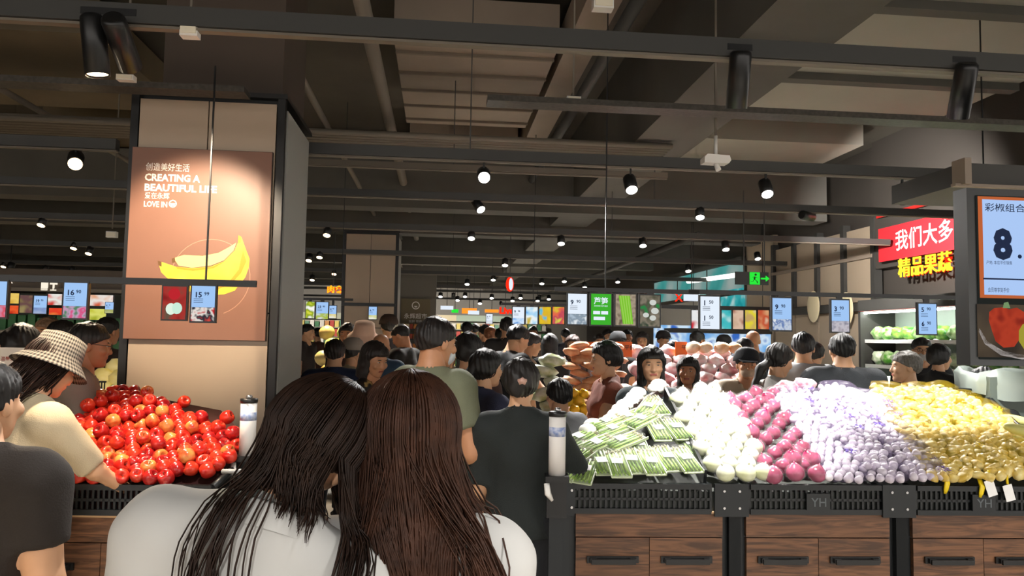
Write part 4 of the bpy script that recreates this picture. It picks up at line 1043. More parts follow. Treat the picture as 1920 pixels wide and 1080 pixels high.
    for sg, n in ((-1, 'L'), (1, 'R')):   # hands with five fingers
        w = J['wri' + n]; d = unit(J['fd' + n]); a = np.cross(d, (0, 0, 1) if abs(d[2]) < .9 else (0, 1, 0)); a = unit(a)
        if abs(d[2]) >= .9: a = np.array((0, 1., 0)) - d * d[1]; a = unit(a)
        b_ = np.cross(a, d); b = MB(); hk = k
        b.tube([w - d * .02, w + d * .03 * hk, w + d * .085 * hk], [.026 * hk, .036 * hk, .036 * hk], 8, flat=.5)
        for fi in range(4):
            c0 = w + d * .08 * hk + a * (-.027 + .018 * fi) * hk; L = (.062, .074, .07, .055)[fi] * hk
            c1 = c0 + d * L * .45 - b_ * .006 * sg; c2 = c1 + (d * .8 - b_ * .5 * sg) * L * .3; c3 = c2 + (d * .5 - b_ * .8 * sg) * L * .28
            b.tube([c0, c1, c2, c3], [.0088 * hk, .0085 * hk, .0078 * hk, .005 * hk], 6)
        c0 = w + d * .03 * hk + a * .03 * hk; b.tube([c0, c0 + (a * .6 + d * .7) * .035 * hk, c0 + (a * .4 + d * .95) * .062 * hk], [.011 * hk, .010 * hk, .006 * hk], 6)
        Vs.append(np.array([tuple(q) for q in b.v])); Fs += [tuple(i + o_ for i in q) for q in b.f]; Ms += [0] * len(b.f); o_ += len(b.v)
    sk = mat('skin_' + skin, SKIN[skin], rough=.5, var=.04, vscale=14)
    ob('body', np_mesh('body', np.concatenate(Vs), Fs, [sk, mat('eye_white', '#c9c2b8', rough=.2), mat('eye_dark', '#1c1410', rough=.3), mat('lips_' + skin, '#a85a50' if skin == 'l' else '#8e4a40', rough=.5)], Ms), t)
    # --- clothes
    cs = SDF(); torso(cs); ra = {'tee': .62, 'long': 1.0, 'vest': .3, 'half': .95}[sleeve]
    for n in 'LR':
        arm(cs, n, sleeve == 'long', ra, .012 if sleeve != 'long' else .008, cut=True)
    hem = .47 * Hh if not dress else .24 * Hh
    if not dress: cs.cap(J['pel'], J['pel'] - (0, 0, .06 * Hh), .152 * k * m, .155 * k * m, .04, flat=((0, 1, 0), .74))
    else: cs.cap(J['pel'], J['pel'] - (0, 0, .3 * Hh), .15 * k * m, .2 * k * m, .05, flat=((0, 1, 0), .8))
    nup = Rt @ unit((0, -.28, 1)); npos = J['nck'] + Rt @ np.array((0, 0, .012)) 
    neck = SDF().cap(J['nck'] - Rt @ np.array((0, -.012, .012)), hd, .063 * hs * m * (1.1 if sex == 'm' else 1), .064 * hs)
    def cf(P):
        d = cs.ev(P, .012); d = d + noise3(P, 26, .006) + noise3(P[:, [2, 0, 1]], 55, .003)
        d = np.maximum(d, (P - npos - .05 * nup) @ nup); d = np.maximum(d, -neck.ev(P)); return np.maximum(d, hem - P[:, 2])
    lo2, hi2 = lo.copy(), hi.copy(); lo2[2] = hem - .05; hi2[2] = J['nck'][2] + .12 if not lean else hi[2]
    v, f = polygonize(cf, lo2, hi2, h)
    mats_ = [cloth(label[:40], shirt)] if pat is None else [pat]
    ob('dress' if dress else 'shirt', np_mesh('shirt', v, f, mats_), t)
    if not dress:
        ts = SDF(); ts.cap(J['hipL'] * .5 + J['hipR'] * .5, J['pel'] + (0, 0, .02), .14 * k * m, .142 * k * m, .04, flat=((0, 1, 0), .74))
        for n in 'LR': ts.cap(J['hip' + n], J['kne' + n], .082 * k * m, .062 * k * m, .04); ts.cap(J['kne' + n], J['ank' + n] + (0, 0, .02), .062 * k * m, .055 * k * m, .03, cut=True)
        v, f = polygonize(lambda P: ts.ev(P, .008) + noise3(P, 30, .005), (lo[0], lo[1], .02), (hi[0], hi[1], J['pel'][2] + .2), h * 1.3)
        ob('trousers', np_mesh('trousers', v, f, cloth(trousers, trousers)), t)
    for n in 'LR':
        a = J['ank' + n]; MB().tube([a + (0, -.07 * k, -.012), a + (0, .0, -.0), a + (0, .09 * k, -.014), a + (0, .16 * k, -.022)], [.03 * k, .044 * k, .04 * k, .022 * k], 10, flat=.75).build('shoe', mat('shoe_dark', '#2a2a2c', rough=.6), t)
    # --- hair, hat
    if hair:
        v, f = hair_geo(hair, .0075 if Y < 6.5 else .011)
        ob('hair', np_mesh('hair', (v * hs) @ Rh.T + hd, f, mat('hair_' + hcol, hcol, rough=.55, var=.25, vscale=60)), t)
    def on_head(me, nm, p=(0, 0, 0), sc=1.0):
        o = ob(nm, me, t); o.matrix_local = Matrix.Translation(Vector(hd + Rh @ np.array(p) * hs)) @ Matrix([list(r) for r in Rh]).to_4x4() @ Matrix.Scale(hs * sc, 4); return o
    if hat: on_head(hat_mesh(hat, hatcol if not isinstance(hatcol, str) else cloth('hat' + hatcol, hatcol)), 'hat', (0, -.008, .012), 1.1)
    if mask:
        b = MB().blob((0, .05, -.055), (.062, .062, .052), 14, 10, fn=lambda d: 1.0 if d.y > -.1 else .6); on_head(b.mesh('face_mask', mat('mask_' + mask, mask, rough=.8)), 'face_mask')
    if glasses:
        b = MB()
        for q in (-1, 1):
            b.tube([(q * .031 + .021 * math.cos(x), .102, .003 + .017 * math.sin(x)) for x in [i * math.pi / 6 for i in range(13)]], .0018, 5); b.tube([(q * .052, .1, .006), (q * .078, .0, .01)], .0018, 5)
        b.tube([(-.01, .103, .006), (.01, .103, .006)], .0018, 5); on_head(b.mesh('glasses', M_black), 'glasses')
    return t, J, Rt, Rh, hs, cf
M_check = None
def check_mat():
    m = bpy.data.materials.new('checked_cloth'); m.use_nodes = True; nt = m.node_tree; b = nt.nodes['Principled BSDF']; b.inputs['Roughness'].default_value = .9
    tc = nt.nodes.new('ShaderNodeTexCoord'); ge = nt.nodes.new('ShaderNodeSeparateXYZ'); nt.links.new(tc.outputs['Object'], ge.inputs[0])
    at_ = nt.nodes.new('ShaderNodeMath'); at_.operation = 'ARCTAN2'; nt.links.new(ge.outputs[0], at_.inputs[0]); nt.links.new(ge.outputs[1], at_.inputs[1])
    def band(src, f):
        a = nt.nodes.new('ShaderNodeMath'); a.operation = 'MULTIPLY'; a.inputs[1].default_value = f; nt.links.new(src, a.inputs[0])
        s_ = nt.nodes.new('ShaderNodeMath'); s_.operation = 'FRACT'; nt.links.new(a.outputs[0], s_.inputs[0])
        g = nt.nodes.new('ShaderNodeMath'); g.operation = 'GREATER_THAN'; g.inputs[1].default_value = .5; nt.links.new(s_.outputs[0], g.inputs[0]); return g.outputs[0]
    x, y = band(at_.outputs[0], 9.0), band(ge.outputs[2], 62.0)
    ad = nt.nodes.new('ShaderNodeMath'); ad.operation = 'ADD'; nt.links.new(x, ad.inputs[0]); nt.links.new(y, ad.inputs[1])
    dv = nt.nodes.new('ShaderNodeMath'); dv.operation = 'MULTIPLY'; dv.inputs[1].default_value = .5; nt.links.new(ad.outputs[0], dv.inputs[0])
    rp = nt.nodes.new('ShaderNodeValToRGB'); rp.color_ramp.elements[0].color = lin('#9a9286'); rp.color_ramp.elements[1].color = lin('#2a2624'); nt.links.new(dv.outputs[0], rp.inputs[0]); nt.links.new(rp.outputs[0], b.inputs['Base Color']); return m

# ------------------------------------------------ the crowd, near to far
G = dict
P_ = person
floral = picture('floral_cloth', ['#15110f', '#1a1512', '#1c1714', '#b59a5e', '#8a3a2a'], scale=16, emit=False)
# left group
P_(-22, 672, 1.95, -5, 'person in a dark short-sleeved shirt cut off by the left edge, nearest at the left', '#2a2420', sex='m', lean=0, build=1.05, hair='short')
hw_ = P_(100, 640, 3.15, -28, 'woman in a black and white checked bucket hat and beige shirt, bending over the apples', '#c9b99a', hair='short', lean=14, sleeve='half', hat='bucket', hatcol=check_mat(), armR='r', hpitch=-12, hcol='#2a1a12', trousers='#5a4a3e')
P_(45, 608, 4.3, 5, 'person with round black hair seen from behind, behind the white notice at the left edge', '#4a3c36', hair='bun', hcol='#15100e')
P_(90, 594, 6.0, 168, 'elderly man facing the viewer under the colourful price screens at the left', '#3a2a24', sex='m', hair='short', hcol='#8a6a50', skin='m')
P_(122, 600, 5.4, -80, 'man in profile behind the checked hat, looking right', '#4a3c34', sex='m', skin='d', hcol='#15100e')
P_(172, 604, 4.0, -62, 'man with glasses in a grey shirt, left of the poster pillar', '#7d736a', sex='m', glasses=True, hcol='#15100e', skin='d', lean=6, armR='f')
P_(204, 594, 6.6, -20, 'person in dark clothes half hidden at the left side of the poster pillar', '#2c2220', skin='d')
P_(14, 618, 7.5, 30, 'dark-haired person far back at the left edge, behind the white notice', '#3a3330')
# centre, from far to near
P_(578, 607, 11, -100, 'person in dark clothes just right of the poster pillar, looking right', '#2a2220', sex='m')
P_(652, 606, 8.2, 175, 'woman with long dark hair facing the viewer, in front of the beige pillar', '#1e1614', hair='long', skin='m')
P_(683, 609, 7.6, 200, 'person in a pale pink bucket hat, in front of the beige pillar', '#3a2620', hat='bucket', hatcol='#d9b39a', lean=8, hpitch=-15)
P_(729, 593, 9.2, 20, 'person in a brown cap, behind the two men beside the beige pillar', '#241c1a', sex='m', hat='cap', hatcol='#3a2a20')
P_(716, 624, 6.9, -15, 'bald man in a blue shirt among the crowd left of the green-shirted man', '#34506e', sex='m', hair=None, skin='m')
P_(752, 609, 7.9, 70, 'man in a black shirt looking down to the left, behind the green-shirted man', '#191614', sex='m', lean=8, hpitch=-22, hair='buzz', skin='m')
P_(663, 637, 6.5, -30, 'person in a grey cap and pale jacket, between the navy shirt and the floral dress', '#b9a888', hat='cap', hatcol='#8f857a', sleeve='long', armR='f')
P_(629, 635, 5.9, 4, 'man in a navy T-shirt seen from behind, beside the poster pillar', '#16233f', sex='m', hcol='#1a120e', trousers='#1c1c22')
P_(704, 642, 5.0, 232, 'woman with short dark hair in a black floral dress, left of the green-shirted man', '#191512', hair='bob', hcol='#1c130f', pat=floral, dress=True, skin='m', hpitch=-16, armL='f', sleeve='half')
P_(820, 594, 3.65, -46, 'man in an olive green T-shirt wearing a face mask, standing behind the long-haired woman', '#6f735c', sex='m', hair='short', hcol='#17110f', mask='#cfd6dc', skin='m', build=1.12, armR=((.25, .1, -1), (-.05, .7, -.75)), hpitch=-8)
P_(879, 624, 4.9, -8, 'woman with dark hair in a maroon top, right of the green-shirted man', '#4a3532', hair='bun', hcol='#120f0e', armL='f')
P_(914, 655, 4.4, -52, 'woman with a ponytail in a navy shirt and brown shoulder strap', '#2c3048', hair='pony', hcol='#141110', sleeve='half', armR='f')
pb_ = P_(978, 672, 3.45, -12, 'woman with pinned-up hair in a black T-shirt and black trousers, beside the bag roll', '#1d2322', hair='bun', hcol='#1b1613', trousers='#191b1f', sleeve='half', armR='o', build=1.05, skin='l')
MB().blob((0, 0, 0), (.022, .012, .016), 8, 6, fn=lambda q: 1 + .25 * math.sin(5 * math.atan2(q.z, q.x))).build('hair_clip', mat('clip_pink', '#c9a090', rough=.4), pb_[0], Vector(pb_[1]['hed'] + pb_[3] @ np.array((.035, -.15, .02)) * pb_[4]))
P_(1048, 712, 4.7, 20, 'boy with short black hair and a grey shirt, behind the bag roll', '#8d8f92', sex='m', hcol='#121110', build=.9)
P_(1134, 640, 5.2, 96, 'woman in a rust brown vest and pink sleeves standing in profile by the orange bags', '#8a4a36', hair='bun', hcol='#12100f', sleeve='vest', armL='f', armR='f', hpitch=-6, skin='l')
P_(1222, 650, 4.75, 178, 'woman with a black bob facing the viewer behind the asparagus', '#3a4346', hair='bob', hcol='#14110f', skin='l', sleeve='long', armL='f', armR='f')
P_(1290, 668, 5.6, 160, 'child with dark hair half hidden behind the white onions', '#4a3a38', hair='bob', skin='d')
P_(1400, 656, 5.7, 172, 'person in a black cap and face mask behind the red onions', '#b9a890', sex='m', hat='cap', hatcol='#1c1e22', mask='#b9a48e', skin='m')
P_(1462, 646, 5.5, -72, 'woman with a ponytail in a pale grey top looking right, behind the garlic', '#b4b2ae', hair='tail_low', hcol='#16130f', skin='l', hpitch=-18)
P_(1506, 622, 5.9, -25, 'man in a light grey T-shirt seen from behind, left of the dark-shirted man', '#8f9194', sex='m', hcol='#191a1c')
P_(1578, 624, 5.3, -8, 'broad man in a dark grey T-shirt seen from behind, in front of the beige wall', '#34383c', sex='m', hcol='#191a1a', build=1.12)
P_(1697, 657, 5.3, 78, 'woman with grey hair looking left, behind the yellow net bags', '#565b5e', hair='short', hcol='#6a6660', skin='l')
P_(1728, 632, 7.0, 160, 'man with glasses and a face mask in front of the refrigerated shelves', '#26282c', sex='m', glasses=True, mask='#c4c9cc', hcol='#18191a')
P_(1762, 645, 6.6, -70, 'dark-haired person in a black top looking right, beside the refrigerated shelves', '#16181a', hair='bun', hcol='#18191a')
P_(1528, 640, 6.9, -30, 'person in black half hidden between the grey and the dark T-shirts', '#17181a', H=None)
P_(1395, 634, 8.2, 5, 'person with black hair seen from behind, left of the bald man in navy', '#26282c', hair='bun', hcol='#16171a')
P_(1411, 618, 8.6, 0, 'bald man in a navy shirt standing at the fish counter', '#2c3444', sex='m', hair=None, skin='m')
P_(1309, 620, 10.0, -60, 'man with short hair in a dark jacket looking toward the fish counter', '#3a3c3c', sex='m', hcol='#2c2e30', skin='d')
P_(1357, 630, 10.5, 150, 'staff member with a cap and face mask behind the fish counter', '#5a6468', hat='cap', hatcol='#3c4044', mask='#c8ccd0')
P_(1244, 622, 11, 190, 'person in a white top and dark cap, right of the vegetable picture screens', '#cfd0d0', hat='cap', hatcol='#33363a')
P_(1262, 637, 8.5, 8, 'person with black hair in an orange top, behind the pink bags', '#a8583a', hcol='#15161a')
P_(1204, 622, 10.5, 170, 'person with dark hair and a patterned pink top, under the last picture screen', '#b98a86', hair='bob', hcol='#2c2a2a')
P_(1176, 617, 12, 180, 'person facing the viewer under the asparagus picture screen', '#4a3f3a', skin='d')
P_(1158, 624, 9.4, 20, 'person with black hair seen from behind, right of the orange price card', '#1d1f22', hat='cap', hatcol='#24272b')
P_(1124, 625, 11.2, 185, 'person with a face mask and white top under the green picture screen', '#cfcfcf', mask='#d9dcdf')
P_(1140, 616, 12.6, 200, 'person in white far back, under the green picture screen', '#c8c8c8')
P_(1074, 628, 9.2, 176, 'person with a black face mask facing the viewer, left of the orange price card', '#5a4a48', hair='long', mask='#1e1e20', hcol='#3a2a26')
P_(1032, 626, 8.6, -15, 'long-haired person in black under the yellow picture screens', '#1b1c20', hair='long', hcol='#16161a')
P_(998, 624, 8.0, -70, 'person in a beige top bending beside the man in black', '#a8977f', hcol='#3a3838', lean=14)
P_(972, 611, 6.7, -58, 'man in a black shirt bending to the right, in the middle of the crowd', '#17191d', sex='m', lean=16, hpitch=-12, armR='r', hcol='#17181c')
P_(951, 594, 9.8, 0, 'tall person in black with a dark round head, under the blue price screen', '#1c1a1a', sex='m', hcol='#141416')
P_(940, 613, 10.5, 10, 'person in brown left of the tall person in black', '#2c2620', hcol='#16140f')
P_(921, 612, 11.0, -30, 'person with ginger hair in a white shirt, far back in the middle', '#d4d2d0', hcol='#8a5a3c')
P_(908, 608, 12.0, 40, 'person in dark clothes far back, left of the ginger-haired person', '#3a3d3c')
P_(876, 603, 12.8, 0, 'person with black hair far back, above the dark-haired woman', '#4a4a48', sex='m', hcol='#15161a')
P_(890, 606, 15.5, 10, 'distant shopper left of the white-shirted one', '#4c4844')
P_(1060, 616, 15, 10, 'distant shopper under the blue picture screens', '#3f4148')
P_(1000, 611, 14.5, 180, 'distant shopper under the yellow price screen', '#5a4f4a', skin='d')
P_(596, 614, 14, 30, 'distant shopper among the yellow melons right of the poster pillar', '#4a3028')
P_(1845, 690, 4.6, -50, 'person in black bending behind the grey bin at the right edge', '#141619', sleeve='long', lean=25, hcol='#17181a')

# ------------------------------------------------ the two women in front, with loose long hair
def strand_hair(t, J, Rh, hs, cf, n, col, targets, length, w=(.0011, .0024), seed=3, phis=(-170, 170), wav=.004, name='hair', nape=None, back=0.0):
    rnd = random.Random(seed); rn = np.random.default_rng(seed)
    hd = J['hed']; ph = np.radians(rn.uniform(phis[0], phis[1], n)); th0 = np.radians(rn.uniform(0, 60, n))
    ctr = np.array((0, -.014, .028)); rad = np.array((.079, .098, .09)) + .012
    lay = rn.uniform(0, .016, n); S = 7; paths = []
    for k in range(S):
        th = th0 + (np.radians(102) - th0) * k / (S - 1)
        d = np.stack([np.sin(th) * np.sin(ph), -np.sin(th) * np.cos(ph), np.cos(th)], 1)
        paths.append(((ctr + d * (rad + lay[:, None])) * hs) @ Rh.T + hd)
    P = paths[-1].copy(); x0 = P[:, 0].copy(); z0 = P[:, 2].copy(); steps = 17; L = rn.uniform(*length, n)
    if nape: mk = (np.degrees(ph) > nape[0]) & (np.degrees(ph) < nape[1]); L[mk] = rn.uniform(.06, .14, mk.sum())
    tx = np.array([targets(rnd, math.degrees(a)) for a in ph])
    if nape: tx[mk] = x0[mk] * .8 + hd[0] * .2 - .015
    pz = rn.uniform(0, 6, n)
    for k in range(1, steps + 1):
        f = k / steps; Q = P.copy()
        Q[:, 2] = z0 - L * f; g_ = min(1.0, f / .5); e = g_ * g_ * (3 - 2 * g_) * .6 + .4 * g_
        Q[:, 0] = x0 + (tx - x0) * e + wav * np.sin(pz + f * 5) * f
        Q[:, 1] = P[:, 1] - back / steps + wav * .5 * np.cos(pz + f * 4) * f
        for _ in range(4):
            dd = cf(Q); m_ = dd < .012 + lay * .9
            if not m_.any(): break
            g = np.stack([(cf(Q + np.eye(3)[a] * .01) - dd) / .01 for a in range(3)], 1); g[:, 2] *= .2; g[:, 0] *= .3
            Q[m_] += (g * (.012 + lay * .9 - dd)[:, None])[m_]
        P = Q; paths.append(P.copy())
    b = MB()
    for i in range(n):
        ww = rnd.uniform(*w); m_ = len(paths); rs = [ww * (1.0 if k < m_ - 5 else (m_ - k) / 5.0 * .85 + .15) for k in range(m_)]
        b.tube([paths[k][i] for k in range(m_)], rs, 3, caps=False)
    return b.build(name, mat('strands_' + col, col, rough=.5, var=.3, vscale=30, spec=.25), t)
strand_hair(hw_[0], hw_[1], hw_[3], hw_[4], hw_[5], 420, '#2e1c14', lambda r, a: hw_[1]['hed'][0] + r.gauss(-.01, .035), (.30, .44), w=(.002, .0036), seed=11, phis=(-110, 110), back=.34)
M_jacket = mat('jacket_white', '#cfcfcc', rough=.8, var=.02, vscale=5)
def collar(t, J, Rt, r=.086):
    b = MB(); pts = []
    for k in range(19):
        a = math.pi * (k / 18 * 1.7 - .35); pts.append(J['nck'] + Rt @ np.array((r * math.cos(a), -r * .95 * math.sin(a) + .01, -.004 + .03 * math.sin(a))))
    vs = []; fs = []
    for p in pts:
        o = p - J['nck']; ou = o / np.linalg.norm(o); up = np.array((0, 0, 1.))
        for q in (p - up * .03 + ou * .018, p + up * .012 + ou * .004, p + up * .018 - ou * .004, p + up * .004 - ou * .012): vs.append(q)
    for k in range(18):
        for j in range(3): fs.append((k * 4 + j, (k + 1) * 4 + j, (k + 1) * 4 + j + 1, k * 4 + j + 1))
    b.add(vs, fs, 0, True); return b.build('collar', M_jacket, t)
t, J, Rt, Rh, hs, cf = P_(588, 733, 1.33, 0, 'dark-haired woman in a white jacket, head tilted right, seen from behind', '#cfcfcc', hair='short', hcol='#2a1b13', sleeve='long', pat=M_jacket, tilt=14, hroll=16, hpitch=-18, hoff=(.02, .02, -.035), build=1.1, lean=4, res=.75)
rx = t.location.x; Xp = lambda px: at(px, 1000, 1.27).x - rx
def tg1(r, a):
    if a < 15: return Xp(r.gauss(458, 26)) if r.random() < .88 else Xp(r.uniform(360, 530))
    return Xp(r.gauss(676, 13))
strand_hair(t, J, Rh, hs, cf, 1700, '#2a1b13', tg1, (.38, .55), seed=5, wav=.005, nape=(-14, 48))
collar(t, J, Rt)
t, J, Rt, Rh, hs, cf = P_(772, 707, 1.38, 0, 'woman with very long brown hair and white jacket, seen from behind, nearest', '#cfcfcc', hair='long', hcol='#42291d', sleeve='long', pat=M_jacket, tilt=-1, hpitch=-4, build=1.06, res=.75)
rx2 = t.location.x; Xq = lambda px: at(px, 1000, 1.3).x - rx2
def tg2(r, a):
    f = (a + 170) / 340; base = 672 + 240 * f + r.gauss(0, 16)
    if r.random() < .1: base = r.uniform(900, 975) if a > 0 else r.uniform(655, 700)
    return Xq(base)
strand_hair(t, J, Rh, hs, cf, 2300, '#42291d', tg2, (.48, .66), seed=9, wav=.005)
# ================================================================== SIGNS, SCREENS, BACKGROUND
def fit_text(body, width, m, parent, loc, bold=0.0, name='lettering', depth=0.0, hgt=None):
    v, fs = text(body, bold); w = v[:, 0].max() - v[:, 0].min(); o = put_text(body, width / w, m, parent, loc, bold, name, depth=depth)
    if hgt: o.scale = (1, 1, hgt / ((v[:, 2].max() - v[:, 2].min()) * width / w))
    return o
M_ink = glow('screen_ink', '#2b3550', .7); M_inkb = mat('print_white', '#f3ece2', rough=.6)
M_scr = glow('screen_blue', '#9fc4f2', .95); M_scrw = glow('screen_white', '#dfe9f5', 1.0)
M_bezel = mat('bezel_black', '#101214', rough=.35)
def frame_local(px, py, v, c):
    P = on_track(px, py, v) - c; return P.dot(U), P.z
def screen(px0, py0, px1, py1, v, label, kind='price', num=None, pic=None, zrail=None, name='price_screen', scr=None, split=.66, num2=None):
    A = on_track(px0, py0, v); B = on_track(px1, py1, v); c = (A + B) / 2; w = (B - A).dot(U); h = A.z - B.z
    t = thing(name, label, 'screen', c, TH, group='price screens' if kind == 'price' else 'picture screens')
    pbox('bezel', (0, .012, 0), (w, .024, h), M_bezel, t)
    iw, ih = w * .88, h * .92; y = -.002
    def panel(nm, x, z, ww, hh, m, dy=0.0): return pbox(nm, (x, y - dy, z), (ww, .004, hh), m, t)
    if kind == 'price':
        zt = ih / 2; zb = zt - ih * split
        panel('display', 0, (zt + zb) / 2, iw, zt - zb, scr or M_scr)
        if split < .98: panel('picture', 0, (zb - ih / 2) / 2, iw, zb + ih / 2 - .002, pic)
        def price(n, zc):
            put_text(n[0], ih * .21, M_ink, t, (-iw * .38, y - .004, zc - ih * .02), .03, 'price_figure')
            put_text(n[1].strip('.'), ih * .14, M_ink, t, (iw * (.04 if len(n[0]) > 1 else -.06), y - .004, zc + ih * .035), .02, 'price_figure')
            b = MB()
            for i in range(3): b.box((-iw * .2, 0, zc - ih * (.07 + .05 * i)), (iw * .4, .001, ih * .012))
            b.build('fine_print', M_ink, t, (0, y - .004, 0))
        if num2: price(num, zt - ih * .25); price(num2, -ih * .22)
        else: price(num, zb + (zt - zb) * .5)
    else: panel('display', 0, 0, iw, ih, pic)
    if zrail is not None: pbox('hanger', (0, .012, (h / 2 + zrail - c.z) / 2), (w * .3, .012, max(.01, zrail - c.z - h / 2)), M_bezel, t)
    return t, c, w, h
def hrail(px0, px1, py, v, label, h=.03, rods=()):
    A = on_track(px0, py, v); B = on_track(px1, py, v); z = on_track((px0 + px1) / 2, py, v).z
    o = pbox('screen_rail', st((uv(A)[0] + uv(B)[0]) / 2, v, z), ((B - A).dot(U), .03, h), M_bezel, rz=TH, label=label, cat='rail'); c = o.location
    for p in rods:
        x = uv(on_track(p, py, v))[0] - uv(c)[0]; pbox('cable', (x, 0, (4.5 - z) / 2), (.008, .008, 4.5 - z), M_bezel, o)
    return z
# --- poster on the pillar
vp = p1v - .045
A, B = on_track(249, 275, vp), on_track(498, 640, vp); c = (A + B) / 2; w, h = (B - A).dot(U) , A.z - B.z
PO = thing('wall_poster', 'large brown banana poster with white lettering on the poster pillar', 'poster', c, TH)
pbox('board', (0, .012, 0), (w, .03, h), mat('board_edge', '#3c2d25', rough=.5), PO)
pbox('print', (0, -.005, 0), (w - .006, .004, h - .006), mat('poster_print', '#8a6250', rough=.45, var=.03, vscale=3), PO)
def L(px, py): return frame_local(px, py, vp - .008, c)
def ptext(b, px, py, wpx, bold, hpx):
    x, z = L(px, py); x2, _ = L(px + wpx, py); x3, z3 = L(px, py - hpx); fit_text(b, x2 - x, M_inkb, PO, (x, -.0085, z), bold, hgt=z3 - z)
ptext('创造美好生活', 273, 318, 82, .006, 15); ptext('CREATING A', 271, 338, 104, .035, 14); ptext('BEAUTIFUL LIFE', 270, 357, 136, .035, 14); ptext('爱在永辉', 271, 371, 46, .006, 12); ptext('LOVE IN', 269, 387, 44, .03, 11)
def disc(px, py, r0, r1, n=28, a0=0, a1=6.2832):
    b = MB(); x, z = L(px, py); k = L(px + 100, py)[0] - x; k /= 100
    for i in range(n):
        a, e = a0 + (a1 - a0) * i / n, a0 + (a1 - a0) * (i + 1) / n
        q = [(x + math.cos(g) * r * k, 0, z + math.sin(g) * r * k) for r, g in ((r0, a), (r0, e), (r1, e), (r1, a))]; b.poly(q if r0 > 0 else [q[0], q[2], q[3]])
    return b
em = disc(324, 382, 5.5, 7.5); em.poly([(L(*q)[0], 0, L(*q)[1]) for q in ((319, 381), (329, 381), (327, 386), (321, 386))]); em.build('emblem', M_inkb, PO, (0, -.0085, 0))
def flat(nm, pts, m, dy): MB().poly([(L(*q)[0], 0, L(*q)[1]) for q in pts]).build(nm, m, PO, (0, -.0085 - dy, 0))
disc(395, 520, 73, 74.5, a0=-1.2, a1=3.4).build('printed_ring', mat('print_pink', '#b98a72', rough=.5), PO, (0, -.008, 0))
yl = mat('print_yellow', '#e8b92a', rough=.4, col2='#f0cf4a', vscale=6); yd = mat('print_amber', '#d99a1c', rough=.4); yb = mat('print_tip', '#6a4a20', rough=.5); yg = mat('print_pale', '#f3e08a', rough=.4)
flat('banana_print', [(296, 489), (303, 491), (330, 500), (360, 503), (395, 500), (420, 490), (440, 470), (446, 455), (448, 442), (453, 445), (462, 470), (468, 485), (467, 500), (460, 520), (440, 545), (420, 552), (390, 554), (350, 545), (320, 528), (302, 510)][::-1], yl, 0)
flat('banana_print', [(326, 484), (345, 478), (380, 480), (410, 474), (432, 462), (443, 455), (438, 470), (420, 488), (395, 498), (360, 502), (335, 498)][::-1], yg, .0006)
flat('banana_print', [(330, 500), (360, 504), (398, 500), (424, 489), (400, 503), (362, 508), (332, 504)][::-1], yd, .0009)
flat('banana_print', [(456, 470), (462, 490), (452, 512), (432, 534), (400, 545), (430, 528), (448, 505), (452, 485)][::-1], yd, .0009)
flat('banana_print', [(296, 489), (303, 491), (303, 500), (297, 497)][::-1], yb, .001); flat('banana_print', [(322, 485), (328, 483), (329, 492), (323, 493)][::-1], yb, .001); flat('banana_print', [(447, 441), (452, 443), (451, 455), (446, 456)][::-1], yd, .001)
# --- rail with screens in front of the pillar
vr = uv(at(380, 528, 3.9))[1]
zr = hrail(-80, 481, 526, vr, 'dark screen rail passing in front of the banana poster', .034, ())
cb0 = on_track(386, 526, vr); pbox('screen_cable', Vector((cb0.x, cb0.y, (zr + 3.0) / 2)), (.008, .008, 3.0 - zr), M_bezel, label='thin dark cable holding the screen rail in front of the poster', cat='cable')
apm = picture('screen_apple_ground', ['#8c1f22', '#b23a34', '#6a5a4a'], scale=12, s=.8)
t, c, w, h = screen(304, 534, 350, 602, vr - .02, 'picture screen of a red apple and a cut apple, in front of the banana poster', 'pic', pic=apm, zrail=zr, name='picture_screen')
MB().lathe([(.03, 0), (.001, .001)], 20, mx=Matrix.Rotation(R(90), 3, 'X')).build('apple_picture', glow('scr_red', '#c02830', .9), t, (0, -.006, h * .25))
MB().blob((0, 0, 0), (.026, .002, .03), 16, 10).build('apple_picture', glow('scr_cream', '#dff0e0', .95), t, (-.014, -.006, -h * .17)); MB().blob((0, 0, 0), (.026, .002, .03), 16, 10).build('apple_picture', glow('scr_cream2', '#c9ead8', .95), t, (.016, -.007, -h * .15))
screen(358, 533, 404, 606, vr - .02, 'price screen reading 15.99 with an apple picture, in front of the banana poster', num=('15', '.99'), pic=picture('scr_ap2', ['#c02830', '#e8e0d8', '#30303a', '#d04a40'], 26, .9, seed=2), zrail=zr, split=.6)
screen(119, 527, 163, 600, vr - .02, 'price screen reading 16.90 over pink fruit picture, left of the poster pillar', num=('16', '.90'), pic=picture('scr_pink', ['#5a8a6a', '#c9a0c0', '#e05a8a', '#b8b0d0'], 26, .85, seed=3), zrail=zr)
screen(-32, 524, 12, 598, vr - .02, 'price screen cut off by the left edge', num=('9', '90'), pic=picture('scr_pink2', ['#c9b0d0', '#e05a6a', '#b8c0e0'], 20, .85, seed=4), zrail=zr)
